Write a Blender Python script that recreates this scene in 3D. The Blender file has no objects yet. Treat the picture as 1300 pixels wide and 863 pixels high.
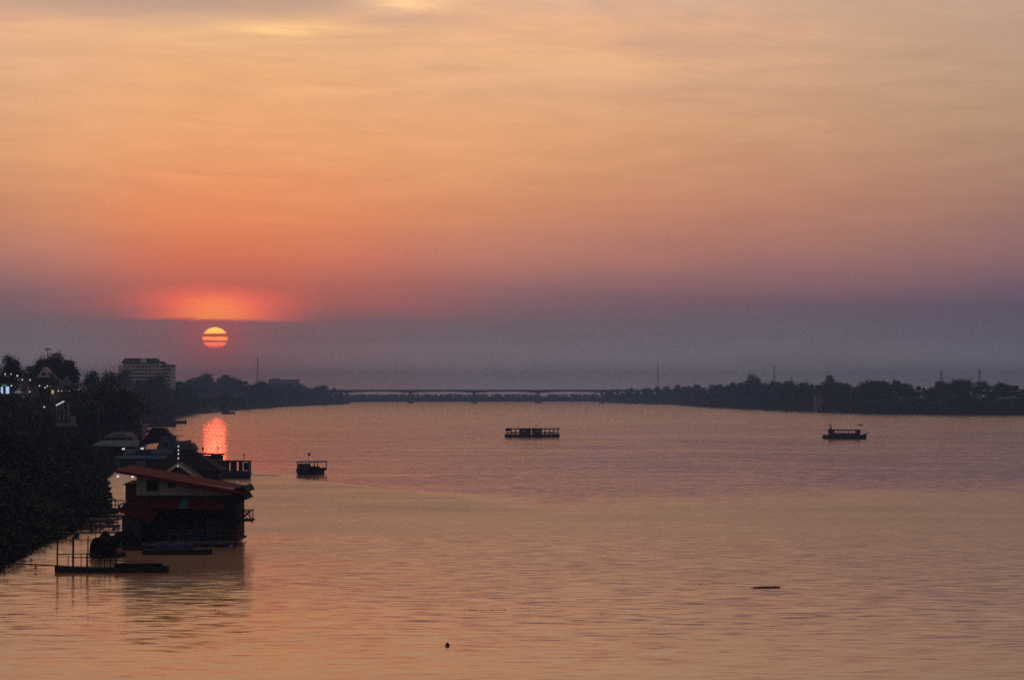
import bpy, math, random
import numpy as np
from mathutils import Vector, Matrix

# ---------------------------------------------------------------- camera, world, sun, exposure
random.seed(7)
RNG = np.random.default_rng(11)
SC = bpy.context.scene
COL = SC.collection
PI = math.pi
R = math.radians

F_PX = 3058.0            # focal length in pixels of the 1300 px wide photograph
HORIZON = 500.0
CAM_H = 15.0
PITCH = math.atan((HORIZON - 431.5) / F_PX)
cam_d = bpy.data.cameras.new('camera')
cam = bpy.data.objects.new('camera', cam_d)
COL.objects.link(cam)
cam.location = (0, 0, CAM_H)
cam.rotation_euler = (PI / 2 + PITCH, 0, 0)
cam_d.sensor_width = 36.0
cam_d.lens = 36.0 * F_PX / 1300.0
cam_d.clip_start = 1.0
cam_d.clip_end = 30000.0
SC.camera = cam

SUN_EL = 1.31
SUN_AZ = -7.03
world = bpy.data.worlds.new('World')
SC.world = world
world.use_nodes = True
world.cycles.sampling_method = 'MANUAL'
world.cycles.sample_map_resolution = 2048


class NT:
    """small helper for node trees"""
    def __init__(s, tree):
        s.t = tree
        tree.nodes.clear()

    def n(s, typ, **kw):
        nd = s.t.nodes.new(typ)
        for k, v in kw.items():
            setattr(nd, k, v)
        return nd

    def put(s, sock, v):
        if isinstance(v, bpy.types.NodeSocket):
            s.t.links.new(v, sock)
        elif v is not None:
            if hasattr(sock.default_value, '__len__') and not hasattr(v, '__len__'):
                v = (v, v, v)
            sock.default_value = v

    def m(s, op, a, b=None, c=None, clamp=False):
        nd = s.n('ShaderNodeMath', operation=op, use_clamp=clamp)
        for i, v in enumerate((a, b, c)):
            if v is not None:
                s.put(nd.inputs[i], v)
        return nd.outputs[0]

    def smooth(s, lo, hi, v):
        nd = s.n('ShaderNodeMapRange', interpolation_type='SMOOTHSTEP')
        s.put(nd.inputs[0], v); s.put(nd.inputs[1], lo); s.put(nd.inputs[2], hi)
        nd.inputs[3].default_value = 0; nd.inputs[4].default_value = 1
        return nd.outputs[0]

    def rng(s, lo, hi, v, a=0.0, b=1.0):
        nd = s.n('ShaderNodeMapRange')
        s.put(nd.inputs[0], v); s.put(nd.inputs[1], lo); s.put(nd.inputs[2], hi)
        s.put(nd.inputs[3], a); s.put(nd.inputs[4], b)
        return nd.outputs[0]

    def mix(s, f, a, b, mode='MIX'):
        nd = s.n('ShaderNodeMix', data_type='RGBA', blend_type=mode, clamp_factor=True)
        s.put(nd.inputs[0], f)
        for i, v in ((6, a), (7, b)):
            if not isinstance(v, bpy.types.NodeSocket) and len(v) == 3:
                v = (*v, 1)
            s.put(nd.inputs[i], v)
        return nd.outputs[2]

    def xyz(s, x, y, z=0.0):
        nd = s.n('ShaderNodeCombineXYZ')
        s.put(nd.inputs[0], x); s.put(nd.inputs[1], y); s.put(nd.inputs[2], z)
        return nd.outputs[0]

    def noise(s, vec, scale=1.0, detail=2.0, rough=0.5, dist=0.0):
        nd = s.n('ShaderNodeTexNoise')
        s.put(nd.inputs['Vector'], vec)
        nd.inputs['Scale'].default_value = scale
        nd.inputs['Detail'].default_value = detail
        nd.inputs['Roughness'].default_value = rough
        nd.inputs['Distortion'].default_value = dist
        return nd.outputs[0]

    def ramp(s, v, stops):
        nd = s.n('ShaderNodeValToRGB')
        cr = nd.color_ramp
        while len(cr.elements) < len(stops):
            cr.elements.new(0.5)
        for e, (p, c) in zip(cr.elements, stops):
            e.position = p
            e.color = (*c, 1)
        s.put(nd.inputs[0], v)
        return nd.outputs[0]


def lin(c):
    return tuple((v / 255 / 12.92) if v / 255 <= 0.04045 else ((v / 255 + 0.055) / 1.055) ** 2.4 for v in c)


def build_world():
    w = NT(world.node_tree)
    tc = w.n('ShaderNodeTexCoord')
    sep = w.n('ShaderNodeSeparateXYZ')
    w.t.links.new(tc.outputs['Generated'], sep.inputs[0])
    X, Y, Z = sep.outputs
    el = w.m('MULTIPLY', w.m('ARCSINE', Z), 180 / PI)
    az = w.m('MULTIPLY', w.m('ARCTAN2', X, Y), 180 / PI)
    da = w.m('SUBTRACT', az, SUN_AZ)
    # distance from the sun's bearing; the sky falls off faster to its left
    d = w.m('MAXIMUM', da, w.m('MULTIPLY', da, -1.7))
    vec = w.xyz(w.m('MULTIPLY', az, 0.16), w.m('MULTIPLY', el, 0.9))
    n1 = w.noise(vec, 1.0, 4.0, 0.55, 0.4)
    n2 = w.noise(w.xyz(w.m('MULTIPLY', az, 0.35), w.m('MULTIPLY', el, 2.6), 5.0), 1.0, 5.0, 0.6, 0.6)
    e2 = w.m('ADD', el, w.m('MULTIPLY', w.m('SUBTRACT', n1, 0.5), 0.75))

    def er(stops):
        return w.ramp(w.m('DIVIDE', e2, 10.0), [(e / 10.0, lin(c)) for e, c in stops])
    at_sun = er(S_SUN)
    mid = er(S_MID)
    far = er(S_FAR)
    c = w.mix(w.smooth(0.5, 8.0, d), at_sun, mid)
    c = w.mix(w.rng(6.5, 19.0, d), c, far)
    # side and back of the sky: dusk blue grey
    back = w.ramp(w.m('DIVIDE', el, 60.0), [(0.0, (0.020, 0.022, 0.038)), (0.10, (0.026, 0.028, 0.046)), (0.5, (0.018, 0.027, 0.050)), (1.0, (0.014, 0.024, 0.050))])
    c = w.mix(w.smooth(18.0, 75.0, d), c, back)
    top = w.ramp(w.m('DIVIDE', el, 90.0), [(0.1, lin((214, 178, 148))), (0.22, lin((172, 152, 138))), (0.45, lin((92, 96, 114))), (1.0, lin((46, 58, 86)))])
    ftop = w.m('MULTIPLY', w.smooth(9.2, 22.0, el), w.m('SUBTRACT', 1.0, w.smooth(40.0, 95.0, d)))
    c = w.mix(ftop, c, top)
    # streaky thin cloud
    up = w.smooth(2.0, 6.0, el)
    k = w.m('ADD', 1.0, w.m('MULTIPLY', w.m('MULTIPLY', w.m('SUBTRACT', n2, 0.5), 0.34), up))
    c = w.mix(1.0, c, w.xyz(k, k, k), 'MULTIPLY')
    # mottled high cloud, warm and grey patches
    n4 = w.noise(w.xyz(w.m('MULTIPLY', az, 0.16), w.m('ADD', w.m('MULTIPLY', el, 0.95), w.m('MULTIPLY', az, 0.03)), 11.0), 1.0, 6.0, 0.6, 0.5)
    hi = w.smooth(6.2, 8.4, el)
    lo_ = w.m('SUBTRACT', 1.0, w.smooth(11.0, 16.0, el))
    hi = w.m('MULTIPLY', hi, lo_)
    warm = w.m('MULTIPLY', w.m('MULTIPLY', w.smooth(0.50, 0.66, n4), hi), w.m('SUBTRACT', 1.0, w.smooth(3.0, 9.0, az)))
    c = w.mix(w.m('MULTIPLY', warm, 0.5), c, lin((252, 196, 142)))
    grey = w.m('MULTIPLY', w.smooth(0.50, 0.36, n4), hi)
    c = w.mix(w.m('MULTIPLY', grey, 0.38), c, lin((196, 162, 142)))
    # veil of grey cloud at the top left
    g = w.m('MULTIPLY', w.smooth(8.55, 9.35, w.m('ADD', el, w.m('MULTIPLY', w.m('SUBTRACT', n1, 0.5), 1.2))), w.m('SUBTRACT', 1.0, w.smooth(-4.6, -3.0, az)))
    c = w.mix(w.m('MULTIPLY', g, 0.75), c, lin((188, 155, 138)))
    # lit cloud edges

    def spot(a0, e0, sa, se, colr, amt, c):
        q = w.m('ADD', w.m('POWER', w.m('DIVIDE', w.m('SUBTRACT', az, a0), sa), 2.0),
                w.m('POWER', w.m('ABSOLUTE', w.m('DIVIDE', w.m('ADD', w.m('SUBTRACT', el, e0), w.m('MULTIPLY', w.m('SUBTRACT', n2, 0.5), 0.5)), se)), 2.0))
        f = w.m('MULTIPLY', w.m('POWER', 2.718, w.m('MULTIPLY', q, -1.0)), w.rng(0.35, 0.6, n2, 0.35, 1.0))
        return w.mix(w.m('MULTIPLY', f, amt), c, colr)
    c = spot(-5.4, 8.58, 1.5, 0.17, (1.12, 0.66, 0.30), 1.3, c)
    c = spot(-2.4, 9.28, 1.0, 0.22, (1.12, 0.68, 0.36), 1.2, c)
    c = spot(1.5, 8.6, 4.0, 0.4, lin((246, 186, 138)), 0.5, c)
    c = spot(-0.5, 6.3, 6.0, 0.25, lin((240, 172, 120)), 0.3, c)
    # band of glow between the cloud bank and the sun
    n3 = w.noise(w.xyz(w.m('MULTIPLY', az, 0.9), w.m('MULTIPLY', el, 5.0), 3.0), 1.0, 5.0, 0.62, 0.5)
    ew = w.m('ADD', el, w.m('ADD', w.m('MULTIPLY', w.m('SUBTRACT', n1, 0.5), 0.2), w.m('ADD', w.m('MULTIPLY', w.m('SUBTRACT', n3, 0.5), 0.16), w.m('MULTIPLY', da, 0.012))))
    lobe = w.m('POWER', 2.718, w.m('MULTIPLY', w.m('POWER', w.m('ABSOLUTE', w.m('DIVIDE', w.m('ADD', da, w.m('MULTIPLY', w.m('SUBTRACT', n1, 0.5), 1.2)), 1.5)), 2.4), -1.0))
    band = w.m('MULTIPLY', w.smooth(1.67, 1.79, ew), w.m('SUBTRACT', 1.0, w.smooth(2.05, 2.75, ew)))
    c = w.mix(w.m('MULTIPLY', w.m('MULTIPLY', lobe, band), 0.95), c, (1.45, 0.21, 0.12))
    lobe2 = w.m('POWER', 2.718, w.m('MULTIPLY', w.m('POWER', w.m('ABSOLUTE', w.m('DIVIDE', da, 0.7)), 2.0), -1.0))
    band2 = w.m('MULTIPLY', w.smooth(1.72, 1.8, ew), w.m('SUBTRACT', 1.0, w.smooth(1.8, 2.5, ew)))
    c = w.mix(w.m('MULTIPLY', w.m('MULTIPLY', lobe2, band2), 0.85), c, (1.7, 0.52, 0.11))
    # red halo round the disc
    rr = w.m('SQRT', w.m('ADD', w.m('POWER', da, 2.0), w.m('POWER', w.m('SUBTRACT', el, SUN_EL), 2.0)))
    halo = w.m('POWER', 2.718, w.m('MULTIPLY', rr, -1.5))
    c = w.mix(w.m('MULTIPLY', halo, 0.8), c, lin((222, 86, 86)))
    # disc cut by strips of cloud
    q = w.m('SQRT', w.m('ADD', w.m('POWER', da, 2.0), w.m('POWER', w.m('DIVIDE', w.m('SUBTRACT', el, SUN_EL + 0.005), 0.86), 2.0)))
    disc = w.m('SUBTRACT', 1.0, w.smooth(0.255, 0.325, q))
    ed = w.m('ADD', el, w.m('ADD', w.m('MULTIPLY', w.m('SUBTRACT', n2, 0.5), 0.05), w.m('MULTIPLY', w.m('SUBTRACT', n3, 0.5), 0.09)))
    s1 = w.m('MULTIPLY', w.smooth(1.33, 1.37, ed), w.m('SUBTRACT', 1.0, w.smooth(1.405, 1.43, ed)))
    s2 = w.m('MULTIPLY', w.smooth(1.20, 1.225, ed), w.m('SUBTRACT', 1.0, w.smooth(1.25, 1.275, ed)))
    cut = w.m('MAXIMUM', w.m('MULTIPLY', s1, 0.92), w.m('MULTIPLY', s2, 0.8))
    dcol = w.ramp(w.rng(1.05, 1.58, el), [(0.0, (1.3, 0.12, 0.10)), (0.22, (1.9, 0.32, 0.18)), (0.55, (2.3, 0.52, 0.15)), (0.75, (2.6, 0.85, 0.17)), (1.0, (2.8, 1.35, 0.22))])
    dark = lin((190, 66, 70))
    dcol = w.mix(cut, dcol, dark)
    c = w.mix(w.m('MULTIPLY', disc, w.rng(1.06, 1.14, el, 0.0, 1.0)), c, dcol)
    sky = w.n('ShaderNodeTexSky', sky_type='NISHITA', sun_disc=False, sun_elevation=R(SUN_EL), sun_rotation=R(SUN_AZ))
    sky.dust_density = 4.0
    c = w.mix(0.004, c, sky.outputs[0], 'ADD')
    bg = w.n('ShaderNodeBackground')
    w.put(bg.inputs[0], c)
    bg.inputs[1].default_value = 1.0
    out = w.n('ShaderNodeOutputWorld')
    w.t.links.new(bg.outputs[0], out.inputs[0])


S_SUN = [(0, (204, 158, 152)), (0.5, (178, 136, 136)), (1.31, (140, 110, 116)), (1.69, (142, 102, 108)), (2.06, (190, 102, 96)), (2.62, (206, 108, 92)),
         (3.19, (228, 122, 93)), (4.12, (241, 144, 97)), (5.62, (245, 166, 114)), (7.49, (242, 180, 128)), (8.43, (230, 180, 138)), (9.5, (214, 178, 150))]
S_MID = [(0, (192, 172, 176)), (0.6, (168, 150, 156)), (1.31, (131, 118, 126)), (1.69, (126, 108, 116)), (2.25, (146, 106, 113)), (3.19, (194, 128, 115)), (4.31, (220, 146, 110)),
         (5.62, (234, 167, 120)), (7.49, (236, 180, 138)), (8.43, (240, 184, 142)), (9.5, (230, 184, 152))]
S_FAR = [(0, (160, 152, 160)), (0.6, (140, 134, 146)), (1.31, (112, 106, 121)), (2.06, (104, 92, 112)), (3.19, (150, 110, 113)), (4.68, (174, 129, 113)), (6.56, (190, 152, 124)), (9.5, (200, 166, 144))]
build_world()

sun_d = bpy.data.lights.new('sun', 'SUN')
sun_d.energy = 0.0045
sun_d.angle = R(0.53)
sun_d.color = (1.0, 0.085, 0.045)
sun = bpy.data.objects.new('sun', sun_d)
COL.objects.link(sun)
sv = Vector((math.sin(R(SUN_AZ)) * math.cos(R(SUN_EL)), math.cos(R(SUN_AZ)) * math.cos(R(SUN_EL)), math.sin(R(SUN_EL))))
sun.rotation_euler = sv.to_track_quat('Z', 'Y').to_euler()
sun.location = (-200, 400, 300)

SC.view_settings.view_transform = 'Standard'
SC.view_settings.look = 'None'
SC.view_settings.exposure = 0.0
SC.view_settings.gamma = 1.0
SC.view_settings.use_curve_mapping = False
cy = SC.cycles
cy.max_bounces = 6
cy.diffuse_bounces = 2
cy.glossy_bounces = 3
cy.transmission_bounces = 4
cy.volume_bounces = 0
cy.sample_clamp_indirect = 4.0
cy.use_denoising = False     # keep the fine grain of a hand-held dusk photograph
try:
    cy.denoiser = 'OPENIMAGEDENOISE'
except Exception:
    pass

# ---------------------------------------------------------------- helpers


def P(px, py, dist):
    """the place in the world seen at a photo pixel, at a given distance up the river"""
    cx, cyy = (px - 650.0) / F_PX, (431.5 - py) / F_PX
    y = math.cos(PITCH) - cyy * math.sin(PITCH)
    z = math.sin(PITCH) + cyy * math.cos(PITCH)
    k = dist / y
    return Vector((cx * k, dist, CAM_H + z * k))


def shore(py):
    """distance at which the water surface is seen on that photo row"""
    return P(650, py, 1000.0).z and 1000.0 * CAM_H / (CAM_H - P(650, py, 1000.0).z)


class MB:
    def __init__(s):
        s.v, s.f, s.mi = [], [], []
        s.cur = 0
        s.pieces = []

    def add(s, vs, fs):
        o = len(s.v)
        s.pieces.append((o, len(s.f)))
        s.v += [tuple(v) for v in vs]
        s.f += [tuple(i + o for i in f) for f in fs]
        s.mi += [s.cur] * len(fs)
        return s

    def box(s, c, size, rz=0.0, rx=0.0, ry=0.0):
        hx, hy, hz = size[0] / 2, size[1] / 2, size[2] / 2
        M = Matrix.Translation(c) @ Matrix.Rotation(rz, 4, 'Z') @ Matrix.Rotation(ry, 4, 'Y') @ Matrix.Rotation(rx, 4, 'X')
        vs = [M @ Vector((x * hx, y * hy, z * hz)) for z in (-1, 1) for x, y in ((-1, -1), (1, -1), (1, 1), (-1, 1))]
        return s.add(vs, [(3, 2, 1, 0), (4, 5, 6, 7), (0, 1, 5, 4), (1, 2, 6, 5), (2, 3, 7, 6), (3, 0, 4, 7)])

    def b2(s, x0, x1, y0, y1, z0, z1):
        return s.box(((x0 + x1) / 2, (y0 + y1) / 2, (z0 + z1) / 2), (x1 - x0, y1 - y0, z1 - z0))

    def tube(s, pts, r, n=6, r1=None):
        pts = [Vector(p) for p in pts]
        rings = []
        for i, p in enumerate(pts):
            d = (pts[min(i + 1, len(pts) - 1)] - pts[max(i - 1, 0)]).normalized()
            a = d.cross(Vector((0, 0, 1)))
            if a.length < 1e-3:
                a = d.cross(Vector((1, 0, 0)))
            a.normalize()
            b = d.cross(a)
            rad = r if r1 is None else r + (r1 - r) * i / (len(pts) - 1)
            rings.append([p + (a * math.cos(2 * PI * k / n) + b * math.sin(2 * PI * k / n)) * rad for k in range(n)])
        vs = [v for ring in rings for v in ring]
        fs = []
        for i in range(len(pts) - 1):
            for k in range(n):
                fs.append((i * n + k, i * n + (k + 1) % n, (i + 1) * n + (k + 1) % n, (i + 1) * n + k))
        fs.append(tuple(range(n))[::-1])
        fs.append(tuple((len(pts) - 1) * n + k for k in range(n)))
        return s.add(vs, fs)

    def lathe(s, prof, c=(0, 0, 0), n=14):
        vs, fs = [], []
        for r, z in prof:
            for k in range(n):
                a = 2 * PI * k / n
                vs.append((c[0] + r * math.cos(a), c[1] + r * math.sin(a), c[2] + z))
        for i in range(len(prof) - 1):
            for k in range(n):
                fs.append((i * n + k, i * n + (k + 1) % n, (i + 1) * n + (k + 1) % n, (i + 1) * n + k))
        fs.append(tuple(range(n))[::-1])
        fs.append(tuple((len(prof) - 1) * n + k for k in range(n)))
        return s.add(vs, fs)

    def prism(s, poly, y0, y1):
        """poly of (x, z) points swept along y"""
        n = len(poly)
        vs = [(x, y0, z) for x, z in poly] + [(x, y1, z) for x, z in poly]
        fs = [tuple(range(n)), tuple(range(n, 2 * n))[::-1]]
        for k in range(n):
            fs.append((k, n + k, n + (k + 1) % n, (k + 1) % n))
        return s.add(vs, fs)

    def prismx(s, poly, x0, x1):
        """poly of (y, z) points swept along x"""
        n = len(poly)
        vs = [(x0, y, z) for y, z in poly] + [(x1, y, z) for y, z in poly]
        fs = [tuple(range(n))[::-1], tuple(range(n, 2 * n))]
        for k in range(n):
            fs.append((k, (k + 1) % n, n + (k + 1) % n, n + k))
        return s.add(vs, fs)

    def slab(s, a, b, c, d, t):
        """a four-cornered sheet with thickness t downwards"""
        q = [Vector(p) for p in (a, b, c, d)]
        dn = Vector((0, 0, -t))
        return s.add(q + [p + dn for p in q], [(0, 1, 2, 3), (7, 6, 5, 4), (0, 4, 5, 1), (1, 5, 6, 2), (2, 6, 7, 3), (3, 7, 4, 0)])

    def mesh(s, name, mat):
        me = bpy.data.meshes.new(name)
        me.from_pydata(s.v, [], s.f)
        for mt in (mat if isinstance(mat, (list, tuple)) else [mat]):
            me.materials.append(mt)
        if any(s.mi):
            me.polygons.foreach_set('material_index', s.mi)
        me.update()
        return me

    def build(s, name, mat, parent=None):
        return link(name, s.mesh(name, mat), parent)

    def build_each(s, name, mat, parent=None):
        """every added piece becomes an object of its own"""
        out = []
        for k, (v0, f0) in enumerate(s.pieces):
            v1, f1 = s.pieces[k + 1] if k + 1 < len(s.pieces) else (len(s.v), len(s.f))
            b = MB()
            b.add(s.v[v0:v1], [tuple(i - v0 for i in f) for f in s.f[f0:f1]])
            out.append(link(name, b.mesh(name, mat), parent))
        return out


def link(name, me, parent=None):
    o = bpy.data.objects.new(name, me)
    COL.objects.link(o)
    if parent is not None:
        o.parent = parent
    return o


def tag(o, label=None, cat=None, group=None, kind=None):
    if label: o['label'] = label
    if cat: o['category'] = cat
    if group: o['group'] = group
    if kind: o['kind'] = kind
    return o


def thing(name, label, cat, loc=(0, 0, 0), rz=0.0, group=None):
    o = bpy.data.objects.new(name, None)
    COL.objects.link(o)
    o.empty_display_size = 0.5
    o.location = loc
    o.rotation_euler = (0, 0, rz)
    return tag(o, label, cat, group)


def dup(root, loc, rz=0.0, scale=1.0, label=None, group=None):
    r = root.copy()
    COL.objects.link(r)
    r.location = loc
    r.rotation_euler = (0, 0, rz)
    r.scale = scale if hasattr(scale, '__len__') else (scale,) * 3
    if label: r['label'] = label
    if group: r['group'] = group
    for ch in root.children:
        c = ch.copy()
        COL.objects.link(c)
        c.parent = r
        for g in ch.children:
            e = g.copy()
            COL.objects.link(e)
            e.parent = c
    return r


def mat(name, col, rough=0.7, var=0.25, scale=1.5, spec=0.3, stretch=(1, 1, 1), bump=0.0, metal=0.0):
    m = bpy.data.materials.new(name)
    m.use_nodes = True
    t = NT(m.node_tree)
    tc = t.n('ShaderNodeTexCoord')
    mp = t.n('ShaderNodeMapping')
    t.t.links.new(tc.outputs['Object'], mp.inputs[0])
    mp.inputs['Scale'].default_value = stretch
    n = t.noise(mp.outputs[0], scale, 4.0, 0.6)
    lo = tuple(c * (1 - var) for c in col)
    hi = tuple(min(1, c * (1 + var)) for c in col)
    c = t.mix(t.smooth(0.3, 0.7, n), lo, hi)
    b = t.n('ShaderNodeBsdfPrincipled')
    t.put(b.inputs['Base Color'], c)
    b.inputs['Roughness'].default_value = rough
    b.inputs['Specular IOR Level'].default_value = spec
    b.inputs['Metallic'].default_value = metal
    if bump:
        bp = t.n('ShaderNodeBump')
        bp.inputs['Strength'].default_value = 0.6
        bp.inputs['Distance'].default_value = bump
        t.put(bp.inputs['Height'], n)
        t.put(b.inputs['Normal'], bp.outputs[0])
    o = t.n('ShaderNodeOutputMaterial')
    t.t.links.new(b.outputs[0], o.inputs[0])
    return m


def glow(name, col, strength):
    m = bpy.data.materials.new(name)
    m.use_nodes = True
    t = NT(m.node_tree)
    e = t.n('ShaderNodeEmission')
    e.inputs[0].default_value = (*col, 1)
    e.inputs[1].default_value = strength
    o = t.n('ShaderNodeOutputMaterial')
    t.t.links.new(e.outputs[0], o.inputs[0])
    return m


def roof_mat(name, col, wave=5.0):
    """sheet roofing: corrugation as bump, streaks of dirt and rust"""
    m = bpy.data.materials.new(name)
    m.use_nodes = True
    t = NT(m.node_tree)
    tc = t.n('ShaderNodeTexCoord')
    n = t.noise(tc.outputs['Object'], 0.8, 5.0, 0.65)
    n2 = t.noise(tc.outputs['Object'], 6.0, 3.0, 0.6)
    c = t.mix(t.smooth(0.42, 0.7, n), col, tuple(v * 0.55 for v in col))
    c = t.mix(t.m('MULTIPLY', t.smooth(0.5, 0.75, n2), 0.4), c, tuple(0.6 * v + 0.03 for v in col))
    wv = t.n('ShaderNodeTexWave', bands_direction='X')
    t.t.links.new(tc.outputs['Object'], wv.inputs['Vector'])
    wv.inputs['Scale'].default_value = wave
    bp = t.n('ShaderNodeBump')
    bp.inputs['Strength'].default_value = 0.5
    bp.inputs['Distance'].default_value = 0.03
    t.put(bp.inputs['Height'], wv.outputs[1])
    b = t.n('ShaderNodeBsdfPrincipled')
    t.put(b.inputs['Base Color'], c)
    t.put(b.inputs['Normal'], bp.outputs[0])
    b.inputs['Roughness'].default_value = 0.75
    b.inputs['Specular IOR Level'].default_value = 0.06
    o = t.n('ShaderNodeOutputMaterial')
    t.t.links.new(b.outputs[0], o.inputs[0])
    return m


def leaf_mat(name, col, var=0.5):
    m = bpy.data.materials.new(name)
    m.use_nodes = True
    t = NT(m.node_tree)
    g = t.n('ShaderNodeNewGeometry')
    n = t.noise(g.outputs['Position'], 0.35, 3.0, 0.6)
    oi = t.n('ShaderNodeObjectInfo')
    k = t.m('ADD', t.m('MULTIPLY', n, 0.8), t.m('MULTIPLY', oi.outputs['Random'], 0.3))
    c = t.mix(t.smooth(0.3, 0.8, k), tuple(v * (1 - var) for v in col), tuple(v * (1 + var) for v in col))
    b = t.n('ShaderNodeBsdfPrincipled')
    t.put(b.inputs['Base Color'], c)
    b.inputs['Roughness'].default_value = 0.75
    b.inputs['Specular IOR Level'].default_value = 0.15
    o = t.n('ShaderNodeOutputMaterial')
    t.t.links.new(b.outputs[0], o.inputs[0])
    return m


M = dict(
    leaf=leaf_mat('foliage', (0.018, 0.033, 0.018)),
    leaf2=leaf_mat('foliage_olive', (0.045, 0.05, 0.02)),
    cover=leaf_mat('bank_plants', (0.010, 0.026, 0.012)),
    bark=mat('bark', (0.05, 0.04, 0.032), 0.9, 0.4, 4.0),
    concrete=mat('concrete', (0.22, 0.21, 0.21), 0.85, 0.2, 0.5),
    pale=mat('pale_paint', (0.42, 0.42, 0.46), 0.7, 0.12, 0.4),
    hotelpaint=mat('hotel_paint', (0.62, 0.62, 0.66), 0.7, 0.12, 0.3),
    white=mat('white_paint', (0.75, 0.74, 0.76), 0.6, 0.08, 1.0),
    darkroof=roof_mat('dark_roof', (0.06, 0.055, 0.07)),
    blackroof=roof_mat('weathered_black_roof', (0.018, 0.016, 0.02)),
    redroof=roof_mat('red_roof', (0.14, 0.009, 0.013)),
    awning=roof_mat('faded_maroon_roof', (0.055, 0.010, 0.014)),
    blueroof=roof_mat('blue_roof', (0.06, 0.13, 0.22)),
    tealroof=roof_mat('teal_roof', (0.08, 0.17, 0.20)),
    greyroof=roof_mat('grey_roof', (0.15, 0.15, 0.18)),
    wood=mat('dark_wood', (0.022, 0.019, 0.019), 0.85, 0.4, 2.0, stretch=(1, 1, 6)),
    oldwood=mat('grey_wood', (0.07, 0.065, 0.065), 0.85, 0.35, 2.0, stretch=(6, 1, 1)),
    wall=mat('green_white_wall', (0.22, 0.28, 0.26), 0.8, 0.18, 0.8),
    glass=mat('dark_glass', (0.015, 0.017, 0.022), 0.12, 0.1, 1.0, spec=0.5),
    navy=mat('navy_paint', (0.025, 0.035, 0.08), 0.5, 0.2, 1.0),
    maroon=mat('maroon_paint', (0.05, 0.012, 0.014), 0.55, 0.25, 1.0),
    bluetarp=mat('blue_tarp', (0.012, 0.022, 0.10), 0.7, 0.3, 2.0, bump=0.05),
    bluedrum=mat('blue_plastic', (0.02, 0.06, 0.20), 0.4, 0.2, 2.0),
    tealpaint=mat('teal_paint', (0.025, 0.09, 0.08), 0.6, 0.15, 1.0),
    redcloth=mat('red_cloth', (0.45, 0.03, 0.03), 0.8, 0.2, 3.0),
    redplastic=mat('red_plastic', (0.45, 0.04, 0.03), 0.45, 0.2, 2.0),
    steel=mat('galvanised_steel', (0.30, 0.30, 0.32), 0.5, 0.15, 2.0, metal=0.3),
    mast=mat('mast_paint', (0.22, 0.12, 0.12), 0.6, 0.1, 1.0),
    rope=mat('wet_rope', (0.05, 0.04, 0.035), 0.9, 0.2, 3.0),
    black=mat('black_rubber', (0.008, 0.008, 0.008), 0.9, 0.2, 3.0, spec=0.05),
    skin=mat('skin', (0.25, 0.14, 0.10), 0.6, 0.1, 5.0),
    shirt=mat('dark_shirt', (0.04, 0.04, 0.06), 0.85, 0.2, 8.0),
    lampwhite=glow('lit_white_lamp', (1.0, 0.95, 0.9), 0.75),
    lampblue=glow('lit_blue_white_sign', (0.55, 0.7, 1.0), 0.9),
    lampyellow=glow('lit_yellow_lamp', (1.0, 0.75, 0.12), 0.5),
    lampgreen=glow('lit_green_sign', (0.1, 0.7, 0.35), 0.25),
    tube=glow('lit_fluorescent_tube', (0.85, 0.95, 1.0), 0.55),
)

# ---------------------------------------------------------------- ground, water
LEFT = [(300, -40), (70, 2), (6, 30), (-20, 80), (-38, 150), (-44, 209), (-46.5, 242), (-50, 300), (-71, 419), (-78, 473), (-100, 600), (-119, 790),
        (-166, 1029), (-206, 1450), (-233, 1737), (-250, 2124), (-274, 2940), (-240, 3640)]
RIGHT = [(233, 3420), (221, 2760), (244, 2133), (270, 1835), (311, 1731), (361, 1699), (460, 1640), (700, 1560), (1100, 1300), (1500, 700), (1900, -100)]
RIVER = LEFT + [(-300, 3900), (-330, 4300), (-200, 4650), (100, 4750), (190, 4600), (165, 4250), (180, 3800)] + RIGHT + [(1900, -200), (600, -200)]


def river_distance(x, y):
    """signed distance to the waterline: positive on land"""
    n = len(RIVER)
    best = np.full(x.shape, 1e9)
    inside = np.zeros(x.shape, bool)
    for i in range(n):
        ax, ay = RIVER[i]
        bx, by = RIVER[(i + 1) % n]
        ex, ey = bx - ax, by - ay
        t = np.clip(((x - ax) * ex + (y - ay) * ey) / (ex * ex + ey * ey), 0, 1)
        best = np.minimum(best, np.hypot(x - ax - t * ex, y - ay - t * ey))
        with np.errstate(divide='ignore', invalid='ignore'):
            cr = ((ay > y) != (by > y)) & (x < (bx - ax) * (y - ay) / (by - ay + 1e-12) + ax)
        inside ^= cr
    return np.where(inside, -best, best)


def vnoise(x, y):
    return (np.sin(x * 0.37 + 1.3 * np.sin(y * 0.11)) + np.sin(y * 0.29 + 1.7 * np.sin(x * 0.17)) + 0.6 * np.sin(x * 0.9 + y * 0.7) + 0.5 * np.sin(y * 1.1 - x * 0.6)) / 3.1


def height(x, y):
    x = np.asarray(x, float)
    y = np.asarray(y, float)
    d = river_distance(x, y)
    d = d + 1.6 * vnoise(x * 0.6, y * 0.6) * np.clip(np.abs(d) / 10 + 0.3, 0, 1)
    h = np.interp(d, [-40, -10, 0, 4, 14, 23, 29, 80, 400, 3000], [-2.8, -2.0, 0, 1.0, 6.4, 12.0, 13.6, 13.8, 14.0, 14.0])
    k = np.where(x > 150, 0.72, 1.0)
    k = np.where(y > 3600, 0.6, k)
    h = np.where(h > 0, h * k, h)
    return h + np.where(d > 3, 0.35 * vnoise(x, y), 0)


def hz(x, y):
    return float(height(np.array([x]), np.array([y]))[0])


def ground_at(px, dist):
    x = (px - 650.0) / F_PX * dist
    return Vector((x, dist, hz(x, dist)))


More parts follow.
